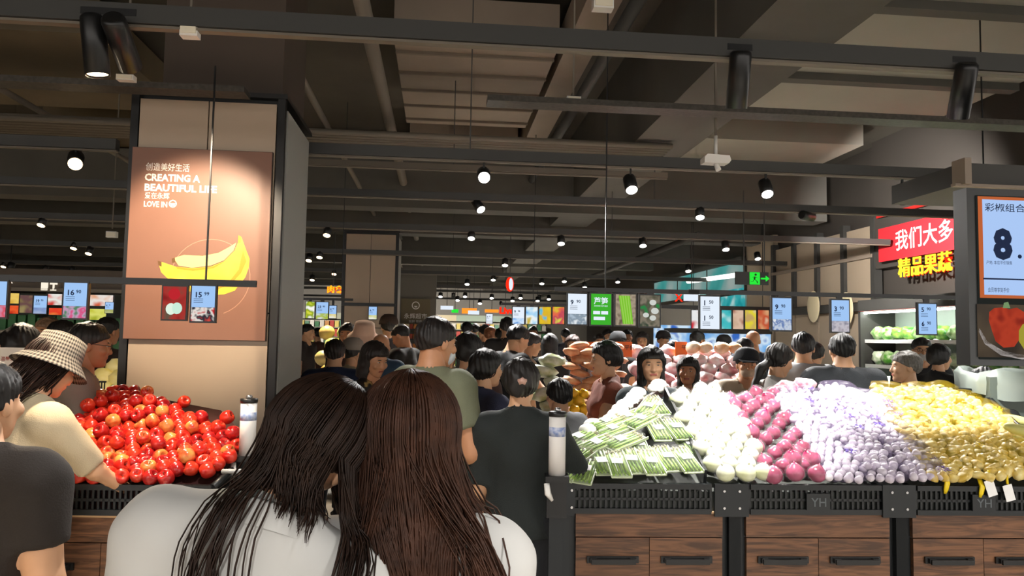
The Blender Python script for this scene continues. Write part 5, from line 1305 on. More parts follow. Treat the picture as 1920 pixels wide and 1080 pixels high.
# --- rail over the right-hand display
v5 = uv(at(1150, 548, 5.3))[1]
z5 = hrail(1040, 1310, 545, v5, 'dark screen rail with four screens above the asparagus', .03, (1135,)); z6 = hrail(1290, 1830, 553, v5, 'long dark screen rail with price screens above the right-hand display', .03, (1850,))
screen(1063, 548, 1102, 611, v5 - .02, 'price screen reading 9.90, leftmost of the four above the asparagus', num=('9', '90'), pic=picture('scr_grey', ['#b8c8d8', '#8a9aa8', '#e8eef2'], 24, .9), zrail=z5, scr=M_scrw)
t, c, w, h = screen(1106, 548, 1148, 612, v5 - .02, 'bright green picture screen with two large white characters', 'pic', pic=glow('scr_green', '#3fae2f', .95), zrail=z5, name='picture_screen')
fit_text('芦笋', w * .62, M_scrw, t, (-w * .33, -.006, h * .17), .02); fit_text('清鲜脆嫩 营养健康', w * .6, M_scrw, t, (-w * .32, -.006, h * .08), 0)
for (x, z, ww) in ((-w * .2, -h * .1, w * .3), (w * .15, -h * .1, w * .3), (-w * .08, -h * .27, w * .5)): pbox('caption_box', (x, -.006, z), (ww, .002, h * .1), M_scrw, t)
t, c, w, h = screen(1152, 549, 1194, 613, v5 - .02, 'picture screen showing green asparagus spears', 'pic', pic=picture('scr_sack', ['#8a7a6a', '#b0a08a', '#6a5a4a'], 18, .8), zrail=z5, name='picture_screen')
for i in range(9): MB().tube([(-w * .3 + i * w * .055, 0, h * .42), (-w * .1 + i * w * .05, 0, -h * .42)], .005, 5, flat=.3).build('spear_picture', glow('scr_asp%d' % (i % 2), ['#7fc832', '#9fd85a'][i % 2], .85), t, (0, -.008, 0))
t, c, w, h = screen(1198, 551, 1239, 615, v5 - .02, 'picture screen showing white bowls of dishes, rightmost of the four', 'pic', pic=picture('scr_dish', ['#2f8a4a', '#5a5a4a', '#8a8070', '#3a4a3a'], 14, .8, seed=5), zrail=z5, name='picture_screen')
for (x, z, r) in ((.02, .06, .025), (.035, .0, .028), (.02, -.05, .024), (-.03, -.03, .022)): MB().blob((0, 0, 0), (r, .002, r * .8), 14, 8).build('bowl_picture', glow('scr_bowl', '#d5d9d2', .85), t, (x, -.006, z))
screen(1311, 553, 1351, 620, v5 - .02, 'price screen with two prices of 1.50', num=('1', '.50'), num2=('1', '.50'), zrail=z6, scr=M_scrw, split=1.0)
pz = lambda n, s_: picture('scr_pz%d' % n, ['#9fb4d8', '#c9d4e4', '#6a84b8', '#e8eef4'], 24, .85, seed=s_)
screen(1446, 556, 1486, 622, v5 - .02, 'price screen reading 9.90 above the ponytailed woman', num=('9', '90'), pic=pz(1, 1), zrail=z6)
screen(1557, 560, 1594, 625, v5 - .02, 'price screen reading 3.90 above the man in the dark T-shirt', num=('3', '90'), pic=picture('scr_pz2', ['#8a8a9a', '#c9c4cc', '#a8a0a8'], 24, .85, seed=6), zrail=z6)
screen(1720, 567, 1758, 629, v5 - .02, 'price screen reading 5.90 and 6.90 in front of the refrigerated shelves', num=('5', '90'), num2=('6', '90'), zrail=z6, split=1.0)
t, c, w, h = screen(1795, 570, 1835, 630, v5 - .02, 'green picture screen with white characters, half hidden by the large screen', 'pic', pic=picture('scr_olive', ['#6a7a4a', '#8a9a6a', '#4a5a3a'], 14, .7), zrail=z6, name='picture_screen'); put_text('花王', .045, M_scrw, t, (-w * .38, -.008, 0), .01)
# --- far screens
v9 = uv(at(1010, 590, 9.0))[1]; z9 = hrail(940, 1062, 571, v9, 'dark rail with four small screens far back in the middle', .03, (1000,))
screen(960, 574, 984, 609, v9 - .02, 'far price screen reading 9 above the crowd', num=('9', '98'), pic=picture('scr_b1', ['#6aa8e8', '#c8dcf0', '#4a88d0'], 12, 1.0), zrail=z9, scr=M_scrw)
for k, (a, b, cols, lb) in enumerate(((985, 1009, ['#4a98e8', '#a8d4f0', '#e8f0f0', '#c8b040'], 'blue'), (1010, 1034, ['#e8c820', '#d8b030', '#60b8d8', '#c8d050'], 'yellow and blue'), (1035, 1059, ['#d8d030', '#e06a4a', '#c04a5a', '#d8d050'], 'yellow and red'))):
    screen(a, 574, b, 609, v9 - .02, 'small far picture screen, %s' % lb, 'pic', pic=picture('scr_f%d' % k, cols, 9, .95, seed=k), zrail=z9, name='picture_screen')
v9b = uv(at(600, 580, 9.2))[1]; z9b = hrail(566, 662, 561, v9b, 'dark rail with small screens right of the poster pillar', .03, (640,))
screen(573, 564, 590, 598, v9b - .02, 'small kiwi picture screen right of the poster pillar', 'pic', pic=picture('scr_kiwi', ['#e8ece0', '#f0f0e8', '#8aa020', '#d8d84a'], 9, 1.0, seed=3), zrail=z9b, name='picture_screen')
screen(592, 565, 616, 600, v9b - .02, 'small price screen reading 23, right of the poster pillar', num=('23', '.80'), pic=picture('scr_kiwi2', ['#c8d8e0', '#a8b840', '#d8dce0'], 12, .95), zrail=z9b)
screen(617, 572, 631, 598, v9b - .02, 'smallest price screen left of the beige pillar', num=('4', '90'), pic=picture('scr_kiwi3', ['#d8c870', '#e8e8e0'], 12, .95), zrail=z9b)
vpp = p2v - .06
screen(691, 574, 707, 600, vpp, 'small price screen fixed to the beige pillar', num=('6', '90'), pic=picture('scr_kiwi4', ['#c8c870', '#e8e8e0'], 9, .95))
screen(911, 588, 924, 608, uv(at(917, 598, 12))[1], 'tiny price screen far back, left of the tall person in black', num=('4', '90'), pic=picture('scr_t', ['#c8d0e0', '#e8e8e8'], 9, .95), scr=M_scrw)
hrail(640, 742, 571, p2v - .12, 'thin dark rail across the beige pillar', .05)
# --- large screen at the right edge
vb = uv(at(1880, 520, 2.25))[1]
A, B = on_track(1812, 352, vb), on_track(2010, 688, vb); c = (A + B) / 2; w, h = (B - A).dot(U), A.z - B.z
BS = thing('price_screen', 'large price screen at the right edge reading 8 with a red pepper picture', 'screen', c, TH, group='price screens')
pbox('bezel', (0, .03, 0), (w, .06, h), mat('bezel_grey', '#2a2d2e', rough=.35), BS)
def Lb(px, py): return frame_local(px, py, vb - .003, c)
def bp(nm, x0, y0, x1, y1, m, dy=.0): a, e = Lb(x0, y0), Lb(x1, y1); return pbox(nm, ((a[0] + e[0]) / 2, -.003 - dy, (a[1] + e[1]) / 2), (e[0] - a[0], .004, a[1] - e[1]), m, BS)
bp('display', 1830, 366, 1992, 676, glow('scr_dark', '#2c2f2c', .6)); bp('orange_border', 1832, 368, 1992, 562, glow('scr_orange', '#c8683a', .8), .001); bp('price_field', 1840, 374, 1984, 556, glow('scr_sky', '#a9c6f2', .95), .002)
def bt(b, px, py, wpx, bold, hpx, nm='lettering'): x, z = Lb(px, py); x2, _ = Lb(px + wpx, py); _, z2 = Lb(px, py - hpx); fit_text(b, x2 - x, M_ink, BS, (x, -.008, z), bold, nm, hgt=z2 - z)
bt('彩椒组合400g', 1844, 395, 112, .006, 18); bt('8', 1862, 483, 36, .05, 60, 'price_figure'); bt('.', 1906, 483, 8, .05, 8, 'price_figure'); bt('产地: 本店平价销售', 1847, 495, 48, 0, 7); bt('会员尊享到手价', 1850, 547, 40, 0, 9)
bp('rule', 1842, 524, 1984, 525, M_ink, .004)
bp('picture', 1832, 570, 1992, 672, picture('scr_wood', ['#4a4038', '#5c4f40', '#3c352e'], 7, .7), .001)
def bflat(nm, pts, m, dy): MB().poly([(Lb(*q)[0], 0, Lb(*q)[1]) for q in pts]).build(nm, m, BS, (0, -.006 - dy, 0))
bflat('plate_picture', [(1835, 615), (1850, 640), (1880, 658), (1920, 666), (1960, 662), (1990, 650), (1990, 656), (1955, 672), (1915, 674), (1875, 666), (1845, 645), (1834, 622)][::-1], glow('scr_plate', '#b8b0ac', .8), 0)
bflat('pepper_picture', [(1853, 585), (1862, 578), (1880, 576), (1890, 580), (1905, 577), (1918, 585), (1922, 605), (1914, 630), (1900, 650), (1880, 652), (1865, 640), (1858, 620), (1852, 600)][::-1], picture('scr_pepper', ['#8a2a20', '#b8402a', '#a03424'], 18, .8), .001)
bflat('stalk_picture', [(1878, 578), (1880, 568), (1888, 566), (1892, 578)][::-1], glow('scr_stalk', '#7a9a6a', .8), .002)
bflat('pepper_picture', [(1908, 620), (1915, 608), (1930, 604), (1935, 640), (1918, 655), (1908, 640)][::-1], glow('scr_ypep', '#a8a03a', .8), .002)
pbox('support_pole', (w * .47, .08, h / 2 + (2.9 - c.z - h / 2) / 2), (.03, .03, 2.9 - c.z - h / 2), M_bezel, BS)

# --- red banner, neon lettering and shelves on the right wall
ut = UR - .12; RW = TH - math.pi / 2
def wall_frame(px, py, u): return on_u(px, py, u)
A, B = on_u(1648, 430, ut), on_u(1822, 388, ut); C_ = on_u(1648, 492, ut)
wv = uv(A)[1] - uv(B)[1]; hh = A.z - C_.z
BN = thing('banner', 'red fabric banner with white characters on the right wall', 'banner', st(ut, uv(A)[1], C_.z), RW)
pbox('fabric', (wv / 2 + .6, 0, hh / 2), (wv + 1.2, .02, hh), mat('banner_red', '#c8202a', rough=.7), BN)
x0 = uv(A)[1] - uv(on_u(1680, 450, ut))[1]; x1 = uv(A)[1] - uv(on_u(1812, 440, ut))[1]
fit_text('我们大多数', (x1 - x0) * 1.06, M_white, BN, (x0, -.015, hh * .3), .012)
A2, B2 = on_u(1687, 520, ut), on_u(1788, 508, ut)
NS = thing('neon_sign', 'glowing yellow characters with a red halo under the red banner', 'sign', st(ut, uv(A2)[1], A2.z), RW); wn = uv(A2)[1] - uv(B2)[1]
fit_text('精品果蔬', wn, glow('neon_yellow', '#ffe03a', 1.4), NS, (0, -.03, .02), .010, depth=.015); fit_text('精品果蔬', wn * 1.015, glow('neon_red', '#ff2a12', 1.3), NS, (-.01, -.008, .015), .03, 'halo')
NS2 = thing('neon_sign', 'white glowing letters right of the yellow characters', 'sign', st(ut, uv(on_u(1799, 490, ut))[1], on_u(1799, 490, ut).z), RW); fit_text('HI', .3, M_scrw, NS2, (0, -.03, .0), .03); fit_text('FR', .3, M_scrw, NS2, (0, -.03, -.33), .03)
pbox('red_strip_light', on_u(1712, 389, ut) , (.03, 1.6, .04), mat('strip_red', '#b8201c', rough=.4), rz=TH, label='thin red strip along the ceiling above the red banner', cat='strip')
# refrigerated shelves
uf = UR - .6; vA = uv(on_u(1815, 640, uf))[1] - 1.2; vB = uv(on_u(1620, 640, uf))[1]
FR = thing('refrigerated_shelf', 'lit refrigerated shelf unit full of bagged vegetables on the right wall', 'shelf', st(uf, vB, 0), RW); Lf = vB - vA
pbox('back_panel', (Lf / 2, .46, 1.05), (Lf, .04, 2.1), mat('fridge_white', '#c9d4cc', rough=.4), FR); pbox('canopy', (Lf / 2, .2, 2.08), (Lf, .56, .14), M_dark, FR); pbox('red_edge', (Lf / 2, -.06, 2.02), (Lf, .02, .035), mat('strip_red', '#b8201c'), FR)
pbox('end_panel', (-.02, .2, 1.05), (.05, .5, 2.1), M_dark, FR); pbox('light_strip', (Lf / 2, .02, 1.985), (Lf, .04, .02), glow('fridge_tube', '#f4fff4', 30.0), FR)
GM = [lump_mesh('bagged_vegetable', .11, .09, .085, mat('pack_' + n, a, rough=.3, col2=b, vscale=14, objvar=.15), 12, .14, i) for i, (n, a, b) in enumerate((('green', '#4f9a2a', '#c8d8a8'), ('leaf', '#2f7a34', '#9fc85a'), ('pale', '#cfd9bc', '#eef2e6'), ('mix', '#8fae7a', '#e8ecd8'), ('orange', '#c88a3a', '#9fb84a')))]
for r, (zs, kinds, sc) in enumerate(((1.62, (0, 1, 0, 4), 1.0), (1.3, (1, 3, 0), 1.05), (.98, (3, 2, 1), 1.0), (.66, (2, 2, 3), 1.15), (.32, (2, 3), 1.15))):
    dp = .2 + r * .05
    sh = pbox('shelf', (Lf / 2, .24, zs), (Lf, .44, .025), mat('shelf_white', '#b9c2bc', rough=.4), FR); pbox('price_strip', (0, -.226, -.005), (Lf, .01, .045), mat('strip_pale', '#dfe3e0', rough=.4), sh)
    if r > 0: pbox('shelf_light', (0, -.2, -.02), (Lf, .02, .01), MATS['fridge_tube'], sh)
    n = int(Lf / .21)
    for k in range(n):
        P = st(uf, vB, 0) + Matrix.Rotation(RW, 3, 'Z') @ Vector((.12 + k * .21, .14, zs + .1))
        ob('bagged_vegetable', GM[random.choice(kinds)], None, P, rot=(random.uniform(-.2, .4), random.uniform(-.2, .2), RW + random.uniform(-.3, .3)), scale=sc, label='bag of vegetables, %s from left on the %s refrigerated shelf' % (ORD[min(k, 29)], ['top', 'second', 'third', 'fourth', 'bottom'][r]), cat='vegetables', group='bagged vegetables on the refrigerated shelves')
# oval wall lamps and slanted shelf board on the beige wall
for k, (px, py) in enumerate(((1525, 575), (1586, 580))):
    MB().blob((0, 0, 0), (.2, .03, .26), 20, 12).build('wall_plaque', mat('plaque_cream', '#e8d8b0', rough=.4), None, on_u(px, py, UR - .1), RW, label='cream oval plaque on the beige wall, %s one' % ['left', 'right'][k], cat='plaque')
# --- exit sign
ES_P = at(1415, 522, 9.0)
ES = thing('exit_sign', 'green lit exit sign with a running figure and an arrow', 'sign', ES_P, TH); k9 = 9.0 / 1400
pbox('plate', (-.03, .015, 0), (64 * k9, .03, 24 * k9), mat('sign_dark', '#2c2f30', rough=.5), ES)
pbox('green_panel', (0, -.003, 0), (20 * k9, .004, 23 * k9), glow('exit_green', '#28d838', 1.1), ES)
rm = MB(); g = k9
for a, b, r in (((0, 3), (-1, -2), 1.6), ((-1, -2), (4, -5), 1.1), ((4, -5), (5, -9), 1.0), ((-1, -2), (-4, -6), 1.1), ((-4, -6), (-8, -7), 1.0), ((0, 3), (5, 1), .8), ((0, 3), (-5, 2), .8)): rm.tube([(a[0] * g, 0, a[1] * g), (b[0] * g, 0, b[1] * g)], r * g, 6, flat=.4)
rm.blob((1.5 * g, 0, 7 * g), (2.2 * g, .003, 2.2 * g), 10, 6); rm.build('running_figure', mat('sign_deep', '#0d4a1a', rough=.5), ES, (0, -.007, 0))
MB().box((17 * g, 0, 0), (10 * g, .004, 3 * g)).add([(21 * g, -.002, 6 * g), (21 * g, -.002, -6 * g), (29 * g, -.002, 0)], [(0, 1, 2)]).build('arrow', MATS['exit_green'], ES, (0, -.003, 0))
for x in (-20, 20): pbox('hanger_rod', (x * g, .015, 12 * g + .5), (.012, .012, 1.0), M_track, ES)
# tube light by the window
a_, b_ = on_u(1290, 528, UR - .25), on_u(1380, 516, UR - .25); MB().tube([a_, b_], .05, 8).build('tube_light', glow('tube_white', '#f8fff4', 2.2), None, label='long white tube light in front of the teal window', cat='light')
# --- fish counter area below the window
cx = at(1350, 690, 11.6); FC = thing('fish_counter', 'white and blue lit service counter at the right back', 'counter', (cx.x, cx.y, 0), TH)
pbox('counter_body', (.1, .4, .5), (2.6, .8, 1.0), mat('counter_white', '#cfd6da', rough=.4), FC); pbox('glass_front', (.1, .02, 1.15), (2.6, .03, .3), mat('counter_glass', '#bfd8e0', rough=.1, alpha=.4), FC); pbox('lit_blue_board', (.2, .85, 1.62), (2.0, .04, .42), picture('scr_sea', ['#4a8ad8', '#7fb4e8', '#cfe4f4', '#3a6ac0'], 4, .9), FC)
vf = uv(at(1370, 600, 12.0))[1]; zf = hrail(1240, 1445, 577, vf, 'dark rail with food picture screens over the fish counter', .06, (1300, 1430))
for k, (a, b, cols, lb) in enumerate(((1296, 1310, ['#e8e8ec', '#f0f0f0', '#d02a3a'], 'red and white'), (1352, 1372, ['#1f9aa0', '#4ac0c4', '#c8eae8'], 'teal'), (1373, 1395, ['#c9a88a', '#e0c0a8', '#a8705a'], 'flesh-coloured meat'), (1396, 1419, ['#c9a86a', '#e8d83a', '#d8c8a8'], 'yellow fruit'), (1420, 1443, ['#e0a878', '#c85a3a', '#e8d0b0'], 'orange dishes'))):
    screen(a, 580, b, 619, vf - .02, 'food picture screen over the fish counter, %s' % lb, 'pic', pic=picture('scr_food%d' % k, cols, 5, .85, seed=k), zrail=zf, name='picture_screen')
pbox('counter_canopy', at(1345, 621, 12.0), (1.6, .5, .07), M_dark, rz=TH, label='dark canopy edge above the blue lit counter', cat='canopy')
sg = thing('red_sign', 'red sign with a white light box, left of the 1.50 price screen', 'sign', at(1285, 558, 11.5), TH); pbox('light_box', (.1, 0, .02), (.24, .05, .14), M_scrw, sg); put_text('X', .16, MATS['neon_red'], sg, (-.17, -.03, -.06), .03); pbox('hanger_rod', (.1, 0, (4.5 - sg.location.z) / 2), (.012, .012, 4.5 - sg.location.z), M_track, sg)
# --- far neon signs
for px, py, Y, w_, h_, m, lb in ((880, 583, 20, .4, .14, glow('box_orange', '#ff8a2a', 1.3), 'orange light box far back'), (838, 577, 20, .34, .1, M_scrw, 'white light box far back behind the green-shirted man'), (853, 583, 22, .2, .1, MATS['exit_green'], 'tiny green light box far back'), (888, 586, 20, .3, .1, M_scrw, 'white light box beside the orange one far back'), (922, 583, 19, .35, .08, MATS['box_orange'], 'orange strip sign far back, left of the red lettering')):
    o = pbox('light_box_sign', at(px, py, Y), (w_, .06, h_), m, rz=TH, label=lb, cat='sign'); pbox('hanger_rod', (0, 0, (4.5 - o.location.z) / 2), (.015, .015, 4.5 - o.location.z), M_track, o)
o = thing('neon_sign', 'red and yellow glowing characters left of the beige pillar', 'sign', at(613, 548, 12.5), TH); fit_text('肉禽', .26, glow('neon_amber', '#ffb020', 1.4), o, (0, -.04, 0), .02, depth=.02); fit_text('肉禽', .27, MATS['neon_red'], o, (-.004, -.01, -.004), .06, 'halo'); pbox('hanger_rod', (.1, .02, (4.5 - o.location.z) / 2 + .05), (.015, .015, 4.5 - o.location.z), M_track, o)
o = thing('neon_sign', 'red glowing script lettering far back in the middle', 'sign', at(936, 588, 18), TH); fit_text('Live', .36, MATS['neon_red'], o, (0, -.04, 0), .05, depth=.02); pbox('hanger_rod', (.15, .02, (4.5 - o.location.z) / 2 + .05), (.015, .015, 4.5 - o.location.z), M_track, o)
o = thing('round_sign', 'red and white oval hanging sign in the middle of the ceiling', 'sign', at(956, 533, 11), TH); MB().blob((0, 0, 0), (.06, .03, .11), 16, 10).build('red_disc', MATS['neon_red'], o); MB().blob((.012, -.012, 0), (.035, .03, .09), 16, 10).build('white_disc', M_scrw, o); pbox('hanger_rod', (0, 0, (4.5 - o.location.z) / 2 + .05), (.012, .012, 4.5 - o.location.z), M_track, o)
# --- left background: dark header with icons, lit panels, shelves
vl = uv(at(110, 560, 10.5))[1]
A, B = on_track(-160, 519, vl), on_track(236, 551, vl); c = (A + B) / 2
LH = thing('shop_header', 'dark taupe header board with white icons at the left back', 'header', c, TH); w, h = (B - A).dot(U), A.z - B.z
pbox('board', (0, .05, .1), (w, .1, h + .1), mat('taupe', '#5c5248', rough=.6), LH); pbox('lower_edge', (0, -.01, -h / 2 + .03), (w, .05, .05), mat('edge_light', '#8a8070', rough=.5), LH)
k10 = 10.5 / 1400
wi = MB().box((-4 * k10, 0, 0), (12 * k10, .01, 20 * k10)).box((12 * k10, 0, 6 * k10), (13 * k10, .01, 9 * k10)).box((12 * k10, 0, -3 * k10), (3 * k10, .01, 10 * k10)).box((12 * k10, 0, -9 * k10), (11 * k10, .01, 2.5 * k10)); wi.build('wine_icon', glow('icon_cream', '#f6ecd8', 1.0), LH, (frame_local(90, 535, vl, c)[0], -.03, frame_local(90, 535, vl, c)[1])); put_text('R', .1, MATS['icon_cream'], LH, (frame_local(17, 531, vl, c)[0], -.03, frame_local(17, 531, vl, c)[1]), .03)
vs_ = vl - .1
LS = thing('wall_shelving', 'long shelf wall of packaged goods at the left back', 'shelf', st(uv(c)[0], vl + .25, 0), TH)
pbox('back_panel', (0, .2, 1.05), (w, .05, 2.1), mat('shelf_back', '#4a5048', rough=.6), LS)
cl_ = ['#3f7a4a', '#d8d0c0', '#c88a4a', '#b83a2a', '#d8c060', '#5a8a6a', '#e8e0d0']
for r in range(4):
    sh = pbox('shelf', (0, -.02, 1.55 - r * .33), (w, .4, .03), mat('shelf_grey', '#8a8478', rough=.5), LS)
    for k in range(int(w / .13)):
        hgt = random.uniform(.14, .26); pbox('package', (-w / 2 + .08 + k * .13, -.08, hgt / 2 + .015), (.1, .1, hgt), mat('pk%d' % (k * 7 % 7), cl_[(k * 3 + r) % 7], rough=.5), sh)
for (x0, y0, x1, y1, cols, lb) in ((17, 549, 36, 570, ['#e8b84a', '#f0cf6a', '#e0b040'], 'yellow'), (16, 572, 35, 589, ['#e03a20', '#f06030', '#c02818'], 'red'), (37, 552, 61, 588, ['#8a7a4a', '#6a4a4a', '#9a8a5a'], 'olive and brown'), (89, 550, 117, 573, ['#e04a40', '#f0f0e8', '#d83a30'], 'red and white'), (91, 577, 117, 591, ['#f05a30', '#e8402a', '#f08a40'], 'orange red'), (167, 552, 214, 575, ['#e8a070', '#f0e8e0', '#d8603a'], 'orange and white'), (167, 578, 200, 601, ['#c8c83a', '#e0e070', '#a8b030'], 'yellow green')):
    screen(x0, y0, x1, y1, vs_, 'lit picture panel at the left back, %s' % lb, 'pic', pic=picture('lp_' + lb, cols, 6, .85), name='picture_screen')
screen(63, 553, 88, 590, vs_, 'small price screen reading 19 at the left back', num=('19', '.90'), pic=picture('scr_l19', ['#7a94c8', '#a8b8d8'], 9, .85)); screen(197, 566, 213, 588, vs_ - .05, 'small price screen at the left side of the poster pillar', num=('4', '90'), pic=picture('scr_l4', ['#a8b060', '#c8c890'], 9, .8))
# --- long shelf runs along the back wall
for q, (uu, lb) in enumerate(((-5.2, 'left'), (-1.2, 'middle'), (2.6, 'right'))):
    S_ = thing('wall_shelving', 'lit shelf run of packaged goods along the far back wall, %s one' % lb, 'shelf', st(uu, 31.2, 0), TH)
    pbox('back_panel', (0, .5, 1.1), (3.8, .05, 2.2), mat('shelf_cream', '#b8b09c', rough=.6), S_); pbox('header', (0, .3, 2.35), (3.8, .4, .25), mat('header_%d' % q, ['#a8a890', '#c8b890', '#98a890'][q], rough=.5), S_)
    for r in range(5):
        sh = pbox('shelf', (0, .25, .35 + r * .38), (3.8, .5, .03), mat('shelf_grey', '#8a8478', rough=.5), S_)
        for k in range(19): hgt = random.uniform(.2, .3); pbox('package', (-1.8 + k * .2, -.05, hgt / 2 + .015), (.16, .2, hgt), mat('pk%d' % ((k + r) % 7), cl_[(k + r) % 7], rough=.5), sh)
# --- displays in the middle distance
def base(name, px0, px1, Y, d, z, label, m=M_post):
    A, B = at(px0, 640, Y), at(px1, 640, Y); o = thing(name, label, 'display', ((A.x + B.x) / 2, Y + d / 2, 0), 0)
    pbox('base_box', (0, 0, z / 2), (B.x - A.x, d, z), m, o); pbox('top_edge', (0, 0, z + .01), (B.x - A.x + .04, d + .04, .02), M_black, o); return o
def heap(name, meshes, px0, px1, Y, z0, rows, dx, dz, dy, label, cat, group, jit=.1, rot=.3, taper=0.0, scl=1.0):
    A, B = at(px0, 640, Y).x, at(px1, 640, Y).x
    for r in range(rows):
        n = max(1, int((B - A) / dx)); sh = taper * r
        for k in range(n):
            x = A + dx * (k + .5 + (.5 if r % 2 else 0)) + random.uniform(-jit, jit) * dx
            if x < A + sh * dx or x > B - sh * dx + dx * .4: continue
            ob(name, random.choice(meshes), None, (x, Y + .1 + r * dy + random.uniform(-.02, .02), z0 + r * dz), rot=(random.uniform(-rot, rot), random.uniform(-rot, rot), random.uniform(-.4, .4)), scale=scl * random.uniform(.92, 1.08), label='%s, %s from left, %s layer up' % (label, ORD[min(29, k)], ORD[r]), cat=cat, group=group)
sackm = [lump_mesh('sack', .11, .09, .042, mat('sack_orange', '#d68a60', rough=.5, col2='#e8b490', vscale=12, objvar=.1), 12, .12, i) for i in range(3)]
base('root_display', 1062, 1212, 6.0, 1.1, .95, 'black display base under the stacked orange bags')
heap('bagged_carrots', sackm, 1062, 1205, 5.95, 1.0, 10, .155, .058, .05, 'bag of orange-brown roots', 'bag', 'stacked orange bags', scl=.8)
pinkm = [lump_mesh('sack', .085, .07, .06, mat('pack_pink', '#e0949a', rough=.3, col2='#f8f2f2', vscale=11, objvar=.08), 12, .14, i) for i in range(3)]
base('fruit_display', 1236, 1460, 6.4, 1.2, .95, 'black display base under the pink fruit bags')
heap('bagged_fruit', pinkm, 1195, 1440, 6.3, 1.02, 7, .165, .075, .1, 'pink and white bag of fruit', 'bag', 'pink fruit bags')
heap('bagged_onion', [lump_mesh('sack', .07, .06, .05, mat('pack_peach', '#e0a878', rough=.4, col2='#f0dcc0', vscale=12), 10, .1, 3)], 1290, 1400, 6.75, 1.52, 1, .13, .06, .05, 'peach-coloured bag on top of the pink bags', 'bag', 'peach bags on top')
greenm = [lump_mesh('sack', .11, .08, .05, mat('pack_leafy', '#b9c28a', rough=.3, col2='#eef0e4', vscale=13, objvar=.1), 12, .16, i) for i in range(3)]
base('leafy_display', 1000, 1066, 5.6, .9, .9, 'black display base under the bagged leafy vegetables')
heap('bagged_greens', greenm, 1000, 1066, 5.55, .98, 6, .17, .085, .05, 'white-green bag of leafy vegetables', 'bag', 'bagged greens')
yelm = [lump_mesh('pepper', .042, .042, .045, mat('yellow_pepper', '#e8c020', rough=.25, col2='#f0d84a', vscale=9, objvar=.08), 10, .12, i) for i in range(2)]
base('pepper_display', 1066, 1110, 5.45, .45, .95, 'black display base under the yellow peppers')
heap('yellow_pepper', yelm, 1062, 1112, 5.4, 1.0, 4, .078, .055, .06, 'yellow pepper', 'pepper', 'yellow peppers')
for k, (px, py, w_) in enumerate(((1101, 655, 38), (1170, 655, 30), (1277, 655, 22))):
    P = at(px, py, 6.9); o = thing('price_card', 'orange price card standing over the stacked bags, %s from the left' % ORD[k], 'price card', P); kk = 6.9 / 1400
    pbox('card', (0, 0, 0), (w_ * kk, .015, 28 * kk), mat('card_orange', '#e06a20', rough=.5), o); pbox('post', (0, .02, -.25), (.015, .015, .5), M_black, o); put_text('平价', .05, M_black, o, (.0, -.01, 0), .01)
melm = [lump_mesh('melon', .1, .1, .09, mat('melon_' + n, a, rough=.4, col2=b, vscale=8), 12, .04, i) for i, (n, a, b) in enumerate((('yellow', '#d8c878', '#efe6b8'), ('green', '#a8b84a', '#d8dca0'), ('amber', '#d8b050', '#e8cc80')))]
base('melon_display', 572, 650, 8.6, 1.0, .9, 'dark display base under the melons right of the poster pillar')
heap('melon', melm, 574, 652, 8.5, 1.0, 5, .2, .15, .12, 'yellow or green melon', 'melon', 'melons right of the poster pillar')
base('cabbage_display', 120, 222, 5.5, .8, .85, 'dark display base under the yellow cabbages left of the poster pillar')
heap('yellow_cabbage', [lump_mesh('cabbage', .09, .08, .075, mat('cabbage_yellow', '#e8d878', rough=.4, col2='#f4ecb0', vscale=11), 12, .12, 2)], 130, 222, 5.4, 1.05, 4, .15, .08, .1, 'pale yellow cabbage', 'cabbage', 'yellow cabbages left of the pillar')
bk = thing('basket', 'black slotted basket standing behind the apples', 'basket', at(172, 728, 4.35), TH); b = MB()
for k in range(10): b.box((-.07 + k * .0155, 0, 0), (.006, .006, .075))
b.box((0, 0, .038), (.155, .012, .01)).box((0, 0, -.038), (.155, .012, .01)); b.build('slotted_side', M_crate, bk); pbox('bottom', (0, .06, -.038), (.15, .12, .008), M_crate, bk)
MB().tube([(0, .06, -.04), (0, .06, -.04 - (bk.location.z - .04) + .01)], .02, 8).build('stand', M_post, bk)
# notice card at the left edge
P = at(18, 686, 3.6); NC = thing('notice_card', 'white notice card with red heading on a stand at the left edge', 'notice', P, TH); kk = 3.6 / 1400
pbox('card', (0, 0, 0), (66 * kk, .006, 68 * kk), mat('notice_white', '#e8e0d4', rough=.6), NC); fit_text('温馨提示', 34 * kk, mat('notice_red', '#a84a3a', rough=.6), NC, (-16 * kk, -.005, 10 * kk), .01)
b = MB()
for i in range(3): b.box((6 * kk, 0, (-2 - 6 * i) * kk), (24 * kk, .001, 1.2 * kk))
b.build('fine_print', mat('notice_grey', '#9a8f84', rough=.6), NC, (0, -.005, 0)); MB().tube([(0, .01, 0), (0, .01, -P.z + .01)], .012, 8).build('stand', M_black, NC); pbox('foot', (0, .01, -P.z + .01), (.25, .25, .02), M_black, NC)
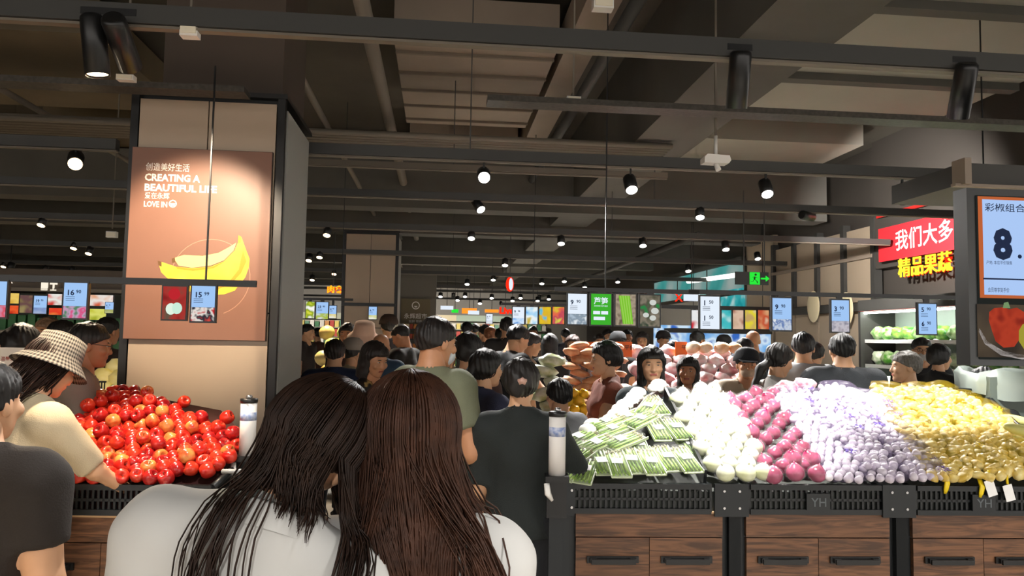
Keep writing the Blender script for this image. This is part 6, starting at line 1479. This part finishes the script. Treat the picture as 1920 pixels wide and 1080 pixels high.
# grey bin with a white liner at the right edge
P = at(1890, 760, 4.55); BI = thing('waste_bin', 'pale grey bin with a white plastic liner at the right edge', 'bin', (P.x, P.y, 0)); zt = at(1890, 705, 4.55).z
b = MB()
for (z, s_) in ((0, .17), (zt, .22)): b.add([(-s_, -s_ * .8, z), (s_, -s_ * .8, z), (s_, s_ * .8, z), (-s_, s_ * .8, z)], [])
b.add([], []); b.f += [(0, 1, 5, 4), (1, 2, 6, 5), (2, 3, 7, 6), (3, 0, 4, 7), (3, 2, 1, 0)]; b.m += [0] * 5; b.sm += [False] * 5
b.build('bin_body', mat('bin_grey', '#5f6a63', rough=.5), BI)
b = MB(); n = 28; vs = []; fs = []
for j, (rr, z) in enumerate(((.2, zt + .0), (.225, zt + .035), (.245, zt + .02), (.25, zt - .05), (.245, zt - .12))):
    for i in range(n):
        a = 2 * math.pi * i / n; wv_ = 1 + .05 * math.sin(5 * a + j) + .03 * math.sin(11 * a); vs.append((math.copysign(abs(math.cos(a)) ** .6, math.cos(a)) * rr * wv_, math.copysign(abs(math.sin(a)) ** .6, math.sin(a)) * rr * .82 * wv_, z + .02 * math.sin(3 * a + j)))
for j in range(4):
    for i in range(n): fs.append((j * n + i, j * n + (i + 1) % n, (j + 1) * n + (i + 1) % n, (j + 1) * n + i))
b.add(vs, fs, 0, True).build('liner', mat('liner_white', '#8d9891', rough=.35), BI)
# shopping basket between the two standing women
P = at(898, 872, 3.9); SB = thing('shopping_basket', 'grey shopping basket with a bag in it, beside the woman in the black T-shirt', 'basket', P); b = MB()
for s_ in (-1, 1): b.box((s_ * .1, 0, 0), (.008, .24, .16)); b.box((0, s_ * .12, 0), (.2, .008, .16))
b.box((0, 0, -.08), (.2, .24, .008)).build('basket_body', mat('basket_grey', '#8a9296', rough=.4), SB); MB().tube([(-.1, 0, .08), (-.08, 0, .16), (.08, 0, .16), (.1, 0, .08)], .008, 6).build('handle', M_black, SB); ob('bag', lump_mesh('bag', .08, .09, .06, mat('bag_clear', '#b8bcc0', rough=.3), 12, .15, 4), SB, (0, 0, .05))
